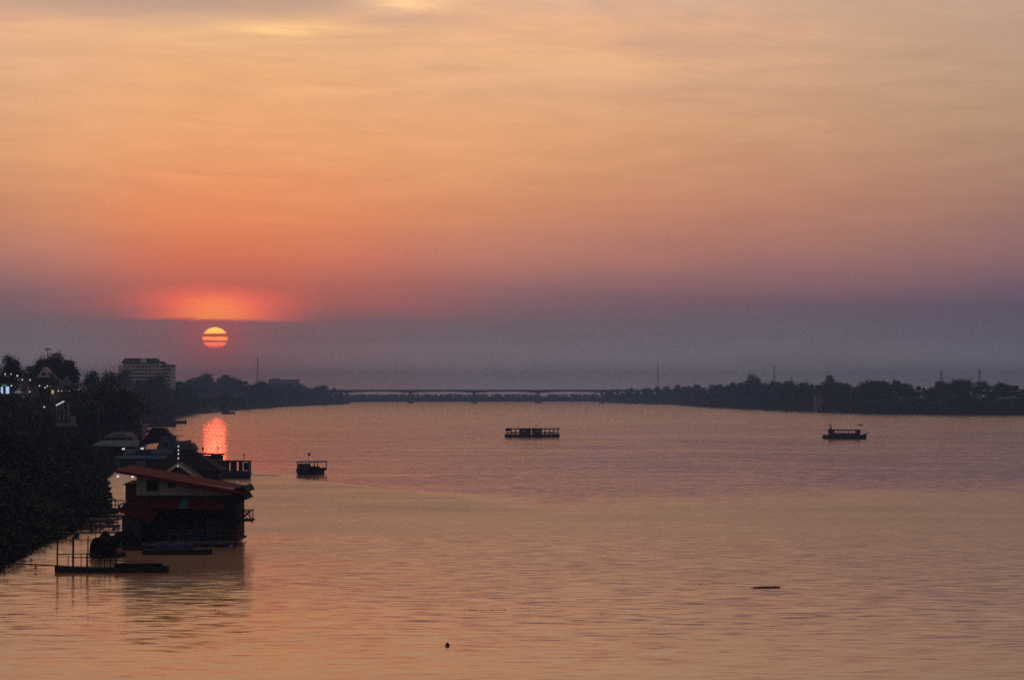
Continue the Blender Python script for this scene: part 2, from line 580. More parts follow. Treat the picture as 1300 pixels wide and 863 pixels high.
gx = np.concatenate([np.linspace(-3000, -420, 18), np.linspace(-400, -132, 42), np.linspace(-130, -10, 61), np.linspace(0, 420, 50), np.linspace(450, 3000, 26)])
gy = np.concatenate([np.linspace(-300, 0, 13), np.linspace(10, 700, 180), np.linspace(710, 2600, 150), np.linspace(2625, 4800, 70), np.linspace(4900, 6400, 12)])
GX, GY = np.meshgrid(gx, gy)
GZ = height(GX.ravel(), GY.ravel()).reshape(GX.shape)
nx, ny = len(gx), len(gy)
idx = np.arange(nx * ny).reshape(ny, nx)
quads = np.stack([idx[:-1, :-1], idx[:-1, 1:], idx[1:, 1:], idx[1:, :-1]], -1).reshape(-1, 4)
gm = bpy.data.meshes.new('ground')
gm.from_pydata(np.stack([GX.ravel(), GY.ravel(), GZ.ravel()], -1).tolist(), [], quads.tolist())
gm.materials.append(mat('earth_bank', (0.018, 0.019, 0.013), 0.95, 0.45, 0.08, spec=0.05))
tag(link('ground', gm), kind='structure')


W_NEAR, W_FAR = 0.24, 0.115      # steepness of the waves either side of the current line


def water_mat():
    m = bpy.data.materials.new('river_water')
    m.use_nodes = True
    t = NT(m.node_tree)
    g = t.n('ShaderNodeNewGeometry')
    sp = t.n('ShaderNodeSeparateXYZ')
    t.t.links.new(g.outputs['Position'], sp.inputs[0])
    x, y, _ = sp.outputs

    def field(fx, fy, off, detail=2.0, rough=0.5, dist=0.0):
        return t.noise(t.xyz(t.m('MULTIPLY', x, fx), t.m('MULTIPLY', y, fy), off), 1.0, detail, rough, dist)

    def c0(v):
        return t.m('SUBTRACT', v, 0.5)
    warp = field(0.02, 0.012, 0.0, 3.0, 0.6)
    # slopes of the surface: ripples with crests lying across the river, a few metres long
    sy = t.m('ADD', t.m('MULTIPLY', c0(field(0.28, 1.0, 1.0, 3.0, 0.6, 0.3)), 1.0),
             t.m('ADD', t.m('MULTIPLY', c0(field(0.55, 1.9, 5.0, 2.0, 0.6)), 0.7), t.m('MULTIPLY', c0(field(0.05, 0.14, 8.0, 3.0, 0.6, 0.5)), 0.2)))
    sx = t.m('ADD', t.m('MULTIPLY', c0(field(0.35, 0.5, 12.0, 3.0, 0.6)), 0.5), t.m('MULTIPLY', c0(field(1.1, 1.3, 15.0, 2.0, 0.6)), 0.35))
    # slicks, wind patches and streaks
    pt = field(0.006, 0.0035, 9.0, 4.0, 0.6, 0.6)
    st = field(0.016, 0.03, 2.0, 4.0, 0.65, 0.8)
    sk = field(0.020, 0.055, 4.0, 5.0, 0.72, 0.5)
    # edge of the current: steeper waves on the near side of it
    line = t.m('ADD', 306.0, t.m('MAXIMUM', 0.0, t.m('SUBTRACT', 152.0, t.m('MULTIPLY', t.m('ADD', x, 49.0), 2.8))))
    soft = t.rng(-20.0, 60.0, x, 9.0, 150.0)
    dy = t.m('ADD', t.m('SUBTRACT', y, line), t.m('MULTIPLY', t.m('SUBTRACT', warp, 0.5), t.m('ADD', 10.0, t.m('MULTIPLY', soft, 0.6))))
    farm = t.smooth(0.0, 1.0, t.m('DIVIDE', t.m('ADD', dy, t.m('MULTIPLY', soft, 0.15)), soft))
    close = t.rng(130.0, 260.0, y, 0.5, 1.0)
    amp = t.rng(0.0, 1.0, farm, W_NEAR, W_FAR)
    amp = t.m('MULTIPLY', t.m('MULTIPLY', amp, close), t.rng(0.3, 0.7, pt, 0.8, 1.2))
    amp = t.m('MULTIPLY', amp, t.rng(0.35, 0.65, st, 0.8, 1.15))
    amp = t.m('MULTIPLY', amp, t.rng(0.33, 0.67, sk, 0.7, 1.3))

    # wakes of the boats: long low swells
    def wake(y0, w, x0, x1, k):
        q = t.m('DIVIDE', t.m('SUBTRACT', y, t.m('ADD', y0, t.m('MULTIPLY', t.m('SUBTRACT', warp, 0.5), 8.0))), w)
        f = t.m('POWER', 2.718, t.m('MULTIPLY', t.m('MULTIPLY', q, q), -1.0))
        f = t.m('MULTIPLY', f, t.m('MULTIPLY', t.smooth(x0 - 15, x0, x), t.m('SUBTRACT', 1.0, t.smooth(x1, x1 + 10, x))))
        return t.m('MULTIPLY', f, k)
    wk = t.m('ADD', wake(853.0, 8.0, 22.0, 104.0, 0.34), wake(1290.0, 22.0, 20.0, 120.0, 0.16))
    wk = t.m('ADD', wk, t.m('ADD', wake(640.0, 6.0, -20.0, 60.0, 0.08), wake(447.0, 4.0, -46.0, -20.0, 0.3)))
    amp = t.m('ADD', amp, wk)
    vec = t.xyz(t.m('MULTIPLY', sx, amp), t.m('MULTIPLY', sy, amp), 1.0)
    nn = t.n('ShaderNodeVectorMath', operation='NORMALIZE')
    t.put(nn.inputs[0], vec)
    bs = t.n('ShaderNodeBsdfPrincipled')
    bs.inputs['Base Color'].default_value = (0.36, 0.20, 0.09, 1)
    rg = t.m('ADD', t.rng(160.0, 310.0, y, 0.10, 0.27), t.m('MULTIPLY', farm, t.rng(400.0, 1700.0, y, -0.165, -0.09)))
    rg = t.m('MULTIPLY', rg, t.rng(0.33, 0.67, sk, 0.75, 1.3))
    t.put(bs.inputs['Roughness'], t.m('ADD', rg, t.m('MULTIPLY', wk, 0.5)))
    bs.inputs['IOR'].default_value = 1.7
    t.put(bs.inputs['Normal'], nn.outputs[0])
    o = t.n('ShaderNodeOutputMaterial')
    t.t.links.new(bs.outputs[0], o.inputs[0])
    return m


wm = MB().add([(-2990, -290, 0), (2990, -290, 0), (2990, 6390, 0), (-2990, 6390, 0)], [(0, 1, 2, 3)])
tag(wm.build('water', water_mat()), kind='structure')

# ---------------------------------------------------------------- trees


def leaf_cloud(cents, radii, n, size, rng, shell=0.45):
    """n leaf quads spread through ellipsoid clumps"""
    cents = np.array(cents, float)
    radii = np.array(radii, float)
    w = radii.prod(1) ** 0.67
    w /= w.sum()
    k = rng.choice(len(cents), n, p=w)
    d = rng.normal(size=(n, 3))
    d /= np.linalg.norm(d, axis=1, keepdims=True)
    rad = rng.uniform(shell, 1.0, n) ** 0.6 * rng.uniform(0.86, 1.12, n)
    p = cents[k] + d * rad[:, None] * radii[k]
    nr = d * 0.6 + rng.normal(size=(n, 3)) * 0.8
    nr /= np.linalg.norm(nr, axis=1, keepdims=True)
    u = np.cross(nr, rng.normal(size=(n, 3)))
    u /= np.linalg.norm(u, axis=1, keepdims=True)
    v = np.cross(nr, u)
    s = size * rng.uniform(0.55, 1.35, (n, 1))
    u, v = u * s, v * s * rng.uniform(0.4, 0.8, (n, 1))
    vs = np.stack([p - u, p - v * 0.9, p + u, p + v], 1).reshape(-1, 3)
    return vs


def quads_mesh(name, vs, mt):
    me = bpy.data.meshes.new(name)
    n = len(vs) // 4
    me.vertices.add(len(vs))
    me.vertices.foreach_set('co', np.asarray(vs, np.float32).ravel())
    me.loops.add(n * 4)
    me.loops.foreach_set('vertex_index', np.arange(n * 4, dtype=np.int32))
    me.polygons.add(n)
    me.polygons.foreach_set('loop_start', np.arange(0, n * 4, 4, dtype=np.int32))
    me.polygons.foreach_set('loop_total', np.full(n, 4, np.int32))
    me.update(calc_edges=True)
    me.validate()
    me.materials.append(mt)
    return me


def tree_proto(seed, width, trunk, clumps, n, size, leaf='leaf', spread=1.0):
    """a tree of unit height 10 m: returns (trunk mesh, crown mesh)"""
    rng = np.random.default_rng(seed)
    H = 10.0
    cents, radii = [], []
    for i in range(clumps):
        t = (i + 0.5) / clumps
        z = trunk + (H - trunk) * (0.12 + 0.78 * t)
        rr = width * 0.5 * math.sin(PI * (0.18 + 0.74 * t)) * spread
        a = i * 2.4 + rng.uniform(-0.5, 0.5)
        q = rr * rng.uniform(0.25, 0.75)
        cr = width * rng.uniform(0.10, 0.25)
        cents.append((q * math.cos(a), q * math.sin(a), min(z + rng.uniform(-0.9, 0.9), H - cr * 0.6)))
        radii.append((cr, cr, cr * rng.uniform(0.6, 0.85)))
    vs = leaf_cloud(cents, radii, n, size, rng, 0.2)
    # stray twigs beyond the outline
    vs2 = leaf_cloud(cents, [(a * 1.35, b * 1.35, c * 1.5) for a, b, c in radii], n // 6, size * 0.85, rng, 0.8)
    crown = quads_mesh('crown', np.concatenate([vs, vs2]), M[leaf])
    tb = MB()
    pts = [(0, 0, -0.6), (0.05, 0.03, trunk * 0.5), (-0.04, 0.06, trunk), (0.05, -0.02, trunk + (H - trunk) * 0.45)]
    tb.tube(pts, 0.30, 7, 0.12)
    for c in cents[::1]:
        z0 = min(trunk + 0.3 * (c[2] - trunk), trunk + 3)
        tb.tube([(0, 0, z0 * 0.9), (c[0] * 0.5, c[1] * 0.5, (z0 + c[2]) / 2), c], 0.12, 5, 0.04)
    return tb.mesh('trunk', M['bark']), crown


PROTO = {
    'round': tree_proto(1, 11.0, 2.2, 12, 3600, 0.26),
    'broad': tree_proto(2, 14.0, 2.6, 15, 4200, 0.28, 'leaf2'),
    'tall': tree_proto(3, 6.5, 2.0, 11, 2600, 0.24),
    'oval': tree_proto(4, 8.5, 1.8, 11, 3000, 0.25),
    'bush': tree_proto(5, 13.0, 0.5, 10, 2600, 0.30),
    'loose': tree_proto(6, 9.0, 3.0, 8, 1700, 0.27, 'leaf2', 1.2),
    'shrub': tree_proto(15, 13.0, 0.5, 10, 3200, 0.26, 'cover'),
    'big': tree_proto(8, 10.5, 1.2, 18, 11000, 0.17),
}


def plant(kind, loc, h, label, cat='tree', group=None, name='tree', w=1.0):
    tm, cm = PROTO[kind]
    t = thing(name, label, cat, loc, random.uniform(0, 6.28), group)
    s = h / 10.0
    t.scale = (s * w, s * w, s)
    link('trunk' if name == 'tree' else 'stem', tm, t)
    link('crown' if name == 'tree' else 'foliage', cm, t)
    return t


def tree_px(kind, px, top, dist, label, group=None, w=1.0):
    g = ground_at(px, dist)
    h = P(px, top, dist).z - g.z
    return plant(kind, g, max(h, 2.0), label, 'tree', group, w=w)


# --- right bank tree line
def right_dist(px):
    ys = [(165, 4250), (180, 3800), (233, 3420), (221, 2760), (244, 2133), (270, 1835), (311, 1731), (361, 1699), (460, 1640), (700, 1560)]
    pxs = [650 + F_PX * a / b for a, b in ys]
    return float(np.interp(px, pxs, [b for a, b in ys]))


TOP_R = [(770, 500), (790, 497), (820, 494.5), (850, 492.5), (866, 491.5), (880, 490), (900, 489), (930, 488), (944, 486), (970, 487), (985, 486), (1000, 487), (1030, 488), (1044, 488), (1066, 488), (1080, 487), (1100, 485),
         (1115, 487), (1130, 488), (1145, 486), (1160, 490), (1185, 488), (1200, 489), (1215, 488), (1232, 487), (1250, 488), (1262, 491), (1280, 489), (1290, 487), (1310, 490), (1340, 488)]
GR = 'trees in the wooded line along the right bank'
LR = 'dark hazy tree merging into the wooded line along the right bank'
tree_px('big', 957, 476, right_dist(957) + 40, 'tall round crowned tree standing clear above the woods left of the pale pump house', w=0.95)
tree_px('big', 1054, 476.5, right_dist(1054) + 30, 'tall dark tree with flat top right above the pale pump house on the right bank', w=0.72)
tree_px('broad', 1222, 481.5, right_dist(1222) + 40, 'wide spreading tree rising just left of the rightmost lattice mast', w=0.95)
tree_px('round', 1103, 483.5, right_dist(1103) + 35, 'broad rounded tree peak midway between pump house and right masts', w=1.0)
px = 772.0
kinds = ['round', 'oval', 'tall', 'broad', 'loose', 'round', 'oval', 'bush']
i = 0
while px < 1345:
    top = float(np.interp(px, [a for a, b in TOP_R], [b for a, b in TOP_R])) + random.choice([-4.5, -2.5, -1, 0, 1, 2, 4, 6]) + random.uniform(-1, 1)
    tree_px(kinds[(i * 5 + i // 3) % 8], px, top, right_dist(px) + random.uniform(22, 60), LR, GR, w=random.uniform(0.55, 1.15))
    px += random.uniform(4.0, 9.5) * (0.8 + 0.35 * max(0, px - 868) / 430)
    i += 1
for k in range(110):          # lower growth on the bank itself
    px = 866 + k * 4.3 + random.uniform(-3, 3)
    dd = right_dist(px) + random.uniform(6, 18)
    g = ground_at(px, dd)
    plant('bush', g, random.uniform(5, 11), 'low dark bush on the slope of the right bank below the trees', 'bush', 'bushes on the right bank slope', 'bush', w=1.2)

# --- left bank tree line
TOP_L = [(100, 474), (112, 468), (128, 472), (140, 473), (150, 480), (222, 488), (232, 486), (250, 480), (262, 477), (275, 480), (290, 478), (300, 482), (312, 487), (325, 485), (340, 489),
         (360, 489), (380, 489), (392, 490), (405, 489), (415, 492), (428, 494)]


def left_dist(px):
    ys = LEFT[10:11] + LEFT[12:]
    pxs = [650 + F_PX * a / b for a, b in ys]
    return float(np.interp(px, pxs, [b for a, b in ys]))


GL = 'trees in the hazy line along the left bank'
LL = 'dark hazy tree merging into the line along the left bank'
tree_px('big', 14, 452, 720, 'big dark tree at the left edge above the string of bulbs', w=0.9)
tree_px('big', 70, 449, 760, 'biggest dark round tree behind the gabled hall, under the crossarm pole', w=1.08)
tree_px('round', 86, 456.5, 775, 'dark rounded tree joined to the right side of the biggest tree', w=0.85)
tree_px('oval', 54, 455, 770, 'dark tree joined to the left side of the biggest tree behind the gabled hall', w=0.8)
tree_px('round', 40, 464, 780, 'dark tree filling the dip between the two biggest left bank trees', w=0.7)
tree_px('oval', 93, 467, 790, 'dark tree on right shoulder of the biggest tree, behind the teal canopy', w=0.6)
tree_px('bush', 117, 464, 860, 'small bushy tree with spiky top between the biggest tree and the hotel', w=0.5)
tree_px('broad', 138, 473, 880, 'flat topped dark tree just left of the hotel', w=0.55)
tree_px('round', 158, 470, 1475, 'dark tree hiding the lower left corner of the hotel', w=0.8)
tree_px('big', 197, 477, 1475, 'broad dark tree hiding the lower right half of the hotel', w=1.35)
tree_px('oval', 177, 484, 1450, 'dark tree in front of the middle of the hotel', w=1.1)
tree_px('big', 260, 476, 2700, 'hazy tree with ragged top standing below and left of the setting sun', w=1.0)
tree_px('loose', 288, 476, 2900, 'hazy loose crowned tree standing below and right of the setting sun', w=1.2)
px = 224.0
i = 0
while px < 436:
    top = float(np.interp(px, [a for a, b in TOP_L], [b for a, b in TOP_L])) + random.uniform(-3.0, 4.0)
    tree_px(kinds[(i * 3 + 1) % 8], px, top, left_dist(px) + random.uniform(60, 170) + (800 if 240 < px < 306 else 0), LL, GL, w=random.uniform(0.85, 1.2))
    px += random.uniform(4.0, 6.5)
    i += 1
for k in range(34):          # trees nearer the water, lower in the picture
    px = 100 + k * 9.6 + random.uniform(-4, 4)
    dd = max(left_dist(px) + random.uniform(20, 60), 500)
    g = ground_at(px, dd)
    want = P(px, np.interp(px, [100, 220, 330, 430], [492, 500, 501, 502]) + random.uniform(-4, 6), dd).z - g.z
    plant(['round', 'bush', 'oval', 'broad'][k % 4], g, max(want, 4.0), 'dark tree low on the left bank in front of the higher trees', 'tree', 'lower trees on the left bank', w=1.2)

for k in range(14):
    px = 243 + k * 4.8
    g = ground_at(px, left_dist(px) + 620)
    plant('bush', g, P(px, random.uniform(487, 493), left_dist(px) + 620).z - g.z, 'dark bushy tree in the hazy low growth under the setting sun', 'tree', 'low trees under the setting sun', w=1.1)

# --- far wood beyond the bridge, and undergrowth on the banks (nobody could count them)
vs = []
for k in range(900):
    x = random.uniform(-1300, 1300)
    yy = 4780 + random.uniform(700, 1500)
    if river_distance(np.array([x]), np.array([yy]))[0] < 8:
        continue
    h = hz(x, yy)
    hh = random.uniform(3, 7)
    vs.append(leaf_cloud([(x, yy, h + hh * 0.55)], [(hh * 0.9, hh * 0.9, hh * 0.55)], 46, 1.6, RNG, 0.2))
tag(link('woodland', quads_mesh('woodland', np.concatenate(vs), M['leaf'])), 'pale hazy wood on the far shore seen under the bridge', 'woodland', kind='stuff')

vs = []
for k in range(6500):
    yy = random.uniform(140, 640) if k < 5200 else random.uniform(640, 1500)
    xw = float(np.interp(yy, [b for a, b in LEFT[3:]], [a for a, b in LEFT[3:]]))
    x = xw - 0.4 - 46 * random.random() ** 1.7
    h = hz(x, yy)
    if h < 0.05:
        continue
    r = random.uniform(0.6, 1.5)
    vs.append(leaf_cloud([(x, yy, h + r * 0.35)], [(r * 1.25, r * 1.25, r * 0.75)], 15, 0.36, RNG, 0.2))
tag(link('bank_undergrowth', quads_mesh('bank_undergrowth', np.concatenate(vs), M['cover'])), 'dark low plants covering the near left bank slope', 'undergrowth', kind='stuff')

# bigger shrubs on the near slope that make its outline against the water
for (px, dd, h) in [(8, 330, 3.4), (30, 360, 3.0), (52, 400, 3.6), (75, 430, 4.0), (96, 450, 4.4), (112, 452, 3.6), (104, 520, 5.0), (84, 600, 5.0), (128, 470, 2.2),
                    (20, 260, 2.2), (44, 300, 2.6), (5, 480, 2.2), (36, 520, 2.2), (62, 560, 2.4), (34, 640, 1.8), (48, 655, 1.8), (60, 660, 1.8), (76, 672, 1.4), (22, 650, 1.6), (92, 650, 3.0), (6, 640, 1.2), (110, 640, 3.5), (118, 700, 4.0)]:
    plant('shrub', ground_at(px, dd), h, 'dark rounded shrub on the near left bank slope', 'shrub', 'shrubs on the near left bank', 'shrub', w=0.8)

# ---------------------------------------------------------------- bridge
bl = P(521, 500, 3964)
bx0 = bl.x
SP = 105.0
bridge = thing('road_bridge', 'long pale road bridge on slim piers crossing the river in haze', 'bridge', (0, 3964, 0))
piers = [bx0 + SP * k for k in range(-1, 5)]
ztop = 21.8
low = []
for k in range(-2, 5):
    a = bx0 + SP * k
    for s in range(0, 20):
        t = s / 20
        dep = 2.9 + 2.4 * abs(2 * t - 1) ** 2.2
        low.append((a + SP * t, ztop - dep))
up = [(low[-1][0], ztop), (low[0][0], ztop)]
mb = MB()
for j in range(len(low) - 1):
    mb.prism([low[j], low[j + 1], (low[j + 1][0], ztop - 0.4), (low[j][0], ztop - 0.4)], -3.2, 3.2)
mb.build('girder', M['concrete'], bridge)
mb = MB().b2(low[0][0], low[-1][0], -6.4, 6.4, ztop - 0.4, ztop)
mb.build('deck', M['concrete'], bridge)
for s in (-1, 1):
    mb = MB().b2(low[0][0], low[-1][0], s * 6.1 - 0.1, s * 6.1 + 0.1, ztop + 0.85, ztop + 1.05)
    for k in range(int((low[-1][0] - low[0][0]) / 3.5)):
        mb.b2(low[0][0] + k * 3.5, low[0][0] + k * 3.5 + 0.2, s * 6.1 - 0.08, s * 6.1 + 0.08, ztop, ztop + 0.85)
    mb.build('railing', M['steel'], bridge)
for a in piers:
    mb = MB().prism([(a - 2.3, 2.0), (a + 2.3, 2.0), (a + 2.3, ztop - 5.2), (a - 2.3, ztop - 5.2)], -2.8, 2.8)
    pr = mb.build('pier', M['concrete'], bridge)
    MB().lathe([(5.6, -2.5), (5.6, 2.6), (5.0, 3.0)], (a, 0, 0), 16).build('pile_cap', M['concrete'], pr)


# ---------------------------------------------------------------- masts
def lattice_mast(px, top, dist, label, base_w=2.6, base=None):
    g = ground_at(px, dist) if base is None else base
    h = P(px, top, dist).z - g.z
    t = thing('lattice_mast', label, 'mast', g)
    mb = MB()
    for sx in (-1, 1):
        for sy in (-1, 1):
            mb.tube([(sx * base_w / 2, sy * base_w / 2, -0.5), (sx * 0.45, sy * 0.45, h * 0.93)], 0.10, 5)
    n = int(h / 4)
    for k in range(n):
        z0, z1 = h * 0.93 * k / n, h * 0.93 * (k + 1) / n
        w0 = base_w / 2 + (0.45 - base_w / 2) * k / n
        w1 = base_w / 2 + (0.45 - base_w / 2) * (k + 1) / n
        for sy in (-1, 1):
            mb.tube([(-w0, sy * w0, z0), (w1, sy * w1, z1)], 0.05, 4)
            mb.tube([(w0, sy * w0, z0), (-w1, sy * w1, z1)], 0.07, 4)
            mb.tube([(sy * w0, -w0, z0), (sy * w1, w1, z1)], 0.07, 4)
    mb.build('lattice', M['mast'], t)
    MB().tube([(0, 0, h * 0.93), (0, 0, h)], 0.12, 5).build('antenna', M['mast'], t)
    mb = MB()
    for k in range(6):
        a = k * PI / 3
        mb.box((0.75 * math.cos(a), 0.75 * math.sin(a), h * 0.86 + (k % 2) * 2.5), (0.4, 0.3, 2.0), a)
    mb.build('panel_antennas', M['pale'], t)
    return t


lattice_mast(835, 456, 3800, 'tallest hazy lattice mast, at the right end of the bridge', 4.0)
lattice_mast(983, 463, 2500, 'faint lattice mast just right of the tall round tree on the right bank')
lattice_mast(1195, 470, 2150, 'shorter lattice mast of the pair at far right')
lattice_mast(1243.5, 468, 2050, 'dark lattice mast nearest the right edge of the view')
lattice_mast(327, 451, 3100, 'very faint lattice mast right of the setting sun', 3.6)

# ---------------------------------------------------------------- hotel and other far buildings
D = 1500.0
u = D / F_PX
ga = ground_at(185, D)
hotel = thing('hotel', 'pale multi storey hotel with balcony bands and dark roof above the left bank trees', 'building', ga)
X = lambda px: (px - 185) * u
ZH = lambda py: P(185, py, D).z - ga.z
mb = MB()
mb.b2(X(156), X(206), 0, 16, -1, ZH(461))
mb.b2(X(149), X(157), 3, 15, -1, ZH(463))
mb.b2(X(206), X(218.5), 2, 15, -1, ZH(464.5))
mb.build('wall', M['hotelpaint'], hotel)
mb = MB()
z0, z1 = ZH(461), ZH(454.5)
mb.add([(X(153.5), -1, z0), (X(201), -1, z0), (X(201), 17, z0), (X(153.5), 17, z0), (X(157), 4, z1), (X(197), 4, z1), (X(197), 12, z1), (X(157), 12, z1)],
       [(0, 1, 5, 4), (1, 2, 6, 5), (2, 3, 7, 6), (3, 0, 4, 7), (4, 5, 6, 7), (3, 2, 1, 0)])
mb.build('roof', M['darkroof'], hotel)
MB().b2(X(179), X(186), -1.3, 3.5, z0, ZH(455)).build('dormer', M['white'], hotel)
mb = MB()
mb.prism([(X(200), ZH(461.2)), (X(209), ZH(461.2)), (X(204), ZH(458.4))], 1, 14)
mb.build('roof', M['darkroof'], hotel)
mb = MB()
mb.add([(X(206), 1, ZH(464.5)), (X(221.5), 1, ZH(464.5)), (X(221.5), 16, ZH(464.5)), (X(206), 16, ZH(464.5)), (X(209), 5, ZH(462.6)), (X(218), 5, ZH(462.6)), (X(218), 11, ZH(462.6)), (X(209), 11, ZH(462.6))],
       [(0, 1, 5, 4), (1, 2, 6, 5), (2, 3, 7, 6), (3, 0, 4, 7), (4, 5, 6, 7), (3, 2, 1, 0)])
mb.build('roof', M['darkroof'], hotel)
for py in (464.3, 468.7, 473.3, 478.0, 482.7, 487.4):       # balcony bands: dark openings and pale parapets
    for (a, b) in ((158, 165), (168, 191.5), (194.5, 206)):
        MB().b2(X(a), X(b), -0.05, 0.2, ZH(py + 2.1), ZH(py)).build('window', M['glass'], hotel)
        mb = MB().b2(X(a) - 0.3, X(b) + 0.3, -1.3, -1.1, ZH(py + 4.3), ZH(py + 2.3))
        mb.b2(X(a) - 0.3, X(b) + 0.3, -1.1, -0.06, ZH(py + 4.4), ZH(py + 4.0))
        for q in range(1, 6):
            xq = X(a) + (X(b) - X(a)) * q / 6
            mb.b2(xq - 0.12, xq + 0.12, -1.0, -0.06, ZH(py + 2.3), ZH(py) - 0.05)
        mb.build('balcony', M['hotelpaint'], hotel)
for py in (468, 472.6, 477.2, 481.8, 486.4):
    MB().b2(X(209), X(216), 1.9, 2.2, ZH(py + 2), ZH(py)).build('window', M['glass'], hotel)

D = 3350.0
ga = ground_at(358, D)
u2 = D / F_PX
blk = thing('apartment_block', 'faint blue grey flat roofed block in the haze above the far left trees', 'building', ga)
zt = P(358, 481.5, D).z - ga.z
mb = MB().b2(-17 * u2, 21 * u2, 0, 14, -1, zt)
mb.b2(-15 * u2, -3 * u2, 2, 12, zt, zt + 1.7)
mb.build('wall', M['pale'], blk)
for fl in range(4):
    mb = MB()
    for q in range(9):
        a = -16 * u2 + q * 4.5
        mb.b2(a, a + 2.8, -0.05, 0.2, zt - 3.0 - fl * 3.4, zt - 1.4 - fl * 3.4)
    mb.build('window', M['glass'], blk)


def small_house(px, base_py, dist, w, d, h, rz, label, wall='pale', roof='darkroof', ground=True, cat='house', roof_h=None):
    g = ground_at(px, dist) if ground else P(px, base_py, dist)
    t = thing('small_house', label, cat, g, rz)
    rh = roof_h or w * 0.28
    MB().b2(-w / 2, w / 2, -d / 2, d / 2, -1.5, h).prism([(-w / 2, h), (w / 2, h), (0, h + rh)], -d / 2, d / 2).build('wall', M[wall], t)
    mb = MB()
    e = 0.5
    for s in (-1, 1):
        mb.slab((s * (w / 2 + e), -d / 2 - e, h - rh * e / (w / 2) + 0.12), (s * (w / 2 + e), d / 2 + e, h - rh * e / (w / 2) + 0.12), (0, d / 2 + e, h + rh + 0.12), (0, -d / 2 - e, h + rh + 0.12), 0.1)
    mb.build('roof', M[roof], t)
    for x in (-w * 0.25, w * 0.25):
        MB().b2(x - 0.5, x + 0.5, -d / 2 - 0.05, -d / 2 + 0.1, h * 0.4, h * 0.8).build('window', M['glass'], t)
    MB().b2(-0.45, 0.45, -d / 2 - 0.05, -d / 2 + 0.1, -0.2, h * 0.7).build('door', M['wood'], t)
    return t


small_house(284, 500, 2250, 11, 9, 5.0, 0.2, 'tiny pale fronted house among trees under the setting sun', 'pale', 'greyroof')
small_house(300, 503, 2400, 8, 7, 4.0, -0.2, 'tiny house with pale roof just right of the pale fronted house', 'pale', 'greyroof')
small_house(150, 505, 1300, 9, 8, 4.2, 0.3, 'dim house with grey roof among the trees below the hotel', 'pale', 'greyroof')
small_house(135, 503, 1200, 7, 7, 4.0, -0.3, 'dim dark roofed house left of the house below the hotel', 'oldwood', 'darkroof')
small_house(222, 505, 1700, 10, 8, 4.5, 0.4, 'low hazy house at the foot of the hotel, right side', 'pale', 'darkroof')

# pump house on the right bank
dd = right_dist(1039) + 6
ga = ground_at(1039, dd)
ga.z = max(ga.z - 1.0, 0.5)
ph = thing('pump_house', 'pale concrete pump house standing at the right bank water edge', 'building', ga)
zt = P(1039, 500.5, dd).z - ga.z
MB().b2(-3.3, 3.3, -3, 3, -3, zt - 0.5).build('wall', M['concrete'], ph)
MB().b2(-3.8, 3.8, -3.5, 3.5, zt - 0.5, zt).build('roof', M['concrete'], ph)
MB().b2(-0.9, 0.9, -3.05, -2.9, 0.5, 3.2).build('door', M['wood'], ph)
MB().b2(-2.4, -1.2, -3.05, -2.9, zt - 3.5, zt - 1.8).b2(1.2, 2.4, -3.05, -2.9, zt - 3.5, zt - 1.8).build('window', M['glass'], ph)

# slipway on the left bank
a = P(257, 512.0, 2035); b = P(277, 524.5, 1960)
sl = thing('slipway', 'pale concrete slipway slanting down the left bank under the sun', 'slipway', (0, 0, 0))
MB().slab((a.x - 4, a.y + 8, a.z), (a.x + 3, a.y - 6, a.z - 0.4), (b.x + 3, b.y - 6, 0.3), (b.x - 4, b.y + 8, 0.6), 3.0).build('ramp', M['concrete'], sl)
MB().tube([(a.x + 3, a.y - 6, a.z + 0.7), (b.x + 3, b.y - 6, 1.3)], 0.15, 5).build('kerb', M['pale'], sl)


# ---------------------------------------------------------------- boats
def hull_mesh(L, W, H, draft=0.4, sheer=0.35, fine0=0.9, fine1=0.9, n=18, flat=0.0):
    """lofted open hull with deck, bow at +x; fine = how sharp each end is"""
    mb = MB()
    rows = []
    for i in range(n + 1):
        t = i / n
        q = 2 * t - 1
        end = fine1 if q > 0 else fine0
        b = W / 2 * max(1 - end * abs(q) ** 3.0, 0.06)
        z = H + sheer * abs(q) ** 2.5 * (1.0 if q > 0 else 0.7)
        kz = -draft * (1 - abs(q) ** 4)
        x = (t - 0.5) * L
        rows.append([(x, -b, z), (x * 0.985, -b * 0.8, kz * 0.5 + z * 0.15), (x * 0.965, 0, kz), (x * 0.985, b * 0.8, kz * 0.5 + z * 0.15), (x, b, z)])
    vs = [v for r in rows for v in r]
    fs = []
    for i in range(n):
        for k in range(4):
            fs.append((i * 5 + k, (i + 1) * 5 + k, (i + 1) * 5 + k + 1, i * 5 + k + 1))
        fs.append((i * 5 + 4, (i + 1) * 5 + 4, (i + 1) * 5, i * 5))
    fs.append((0, 1, 2, 3, 4))
    fs.append(tuple(n * 5 + k for k in (4, 3, 2, 1, 0)))
    return mb.add(vs, fs)


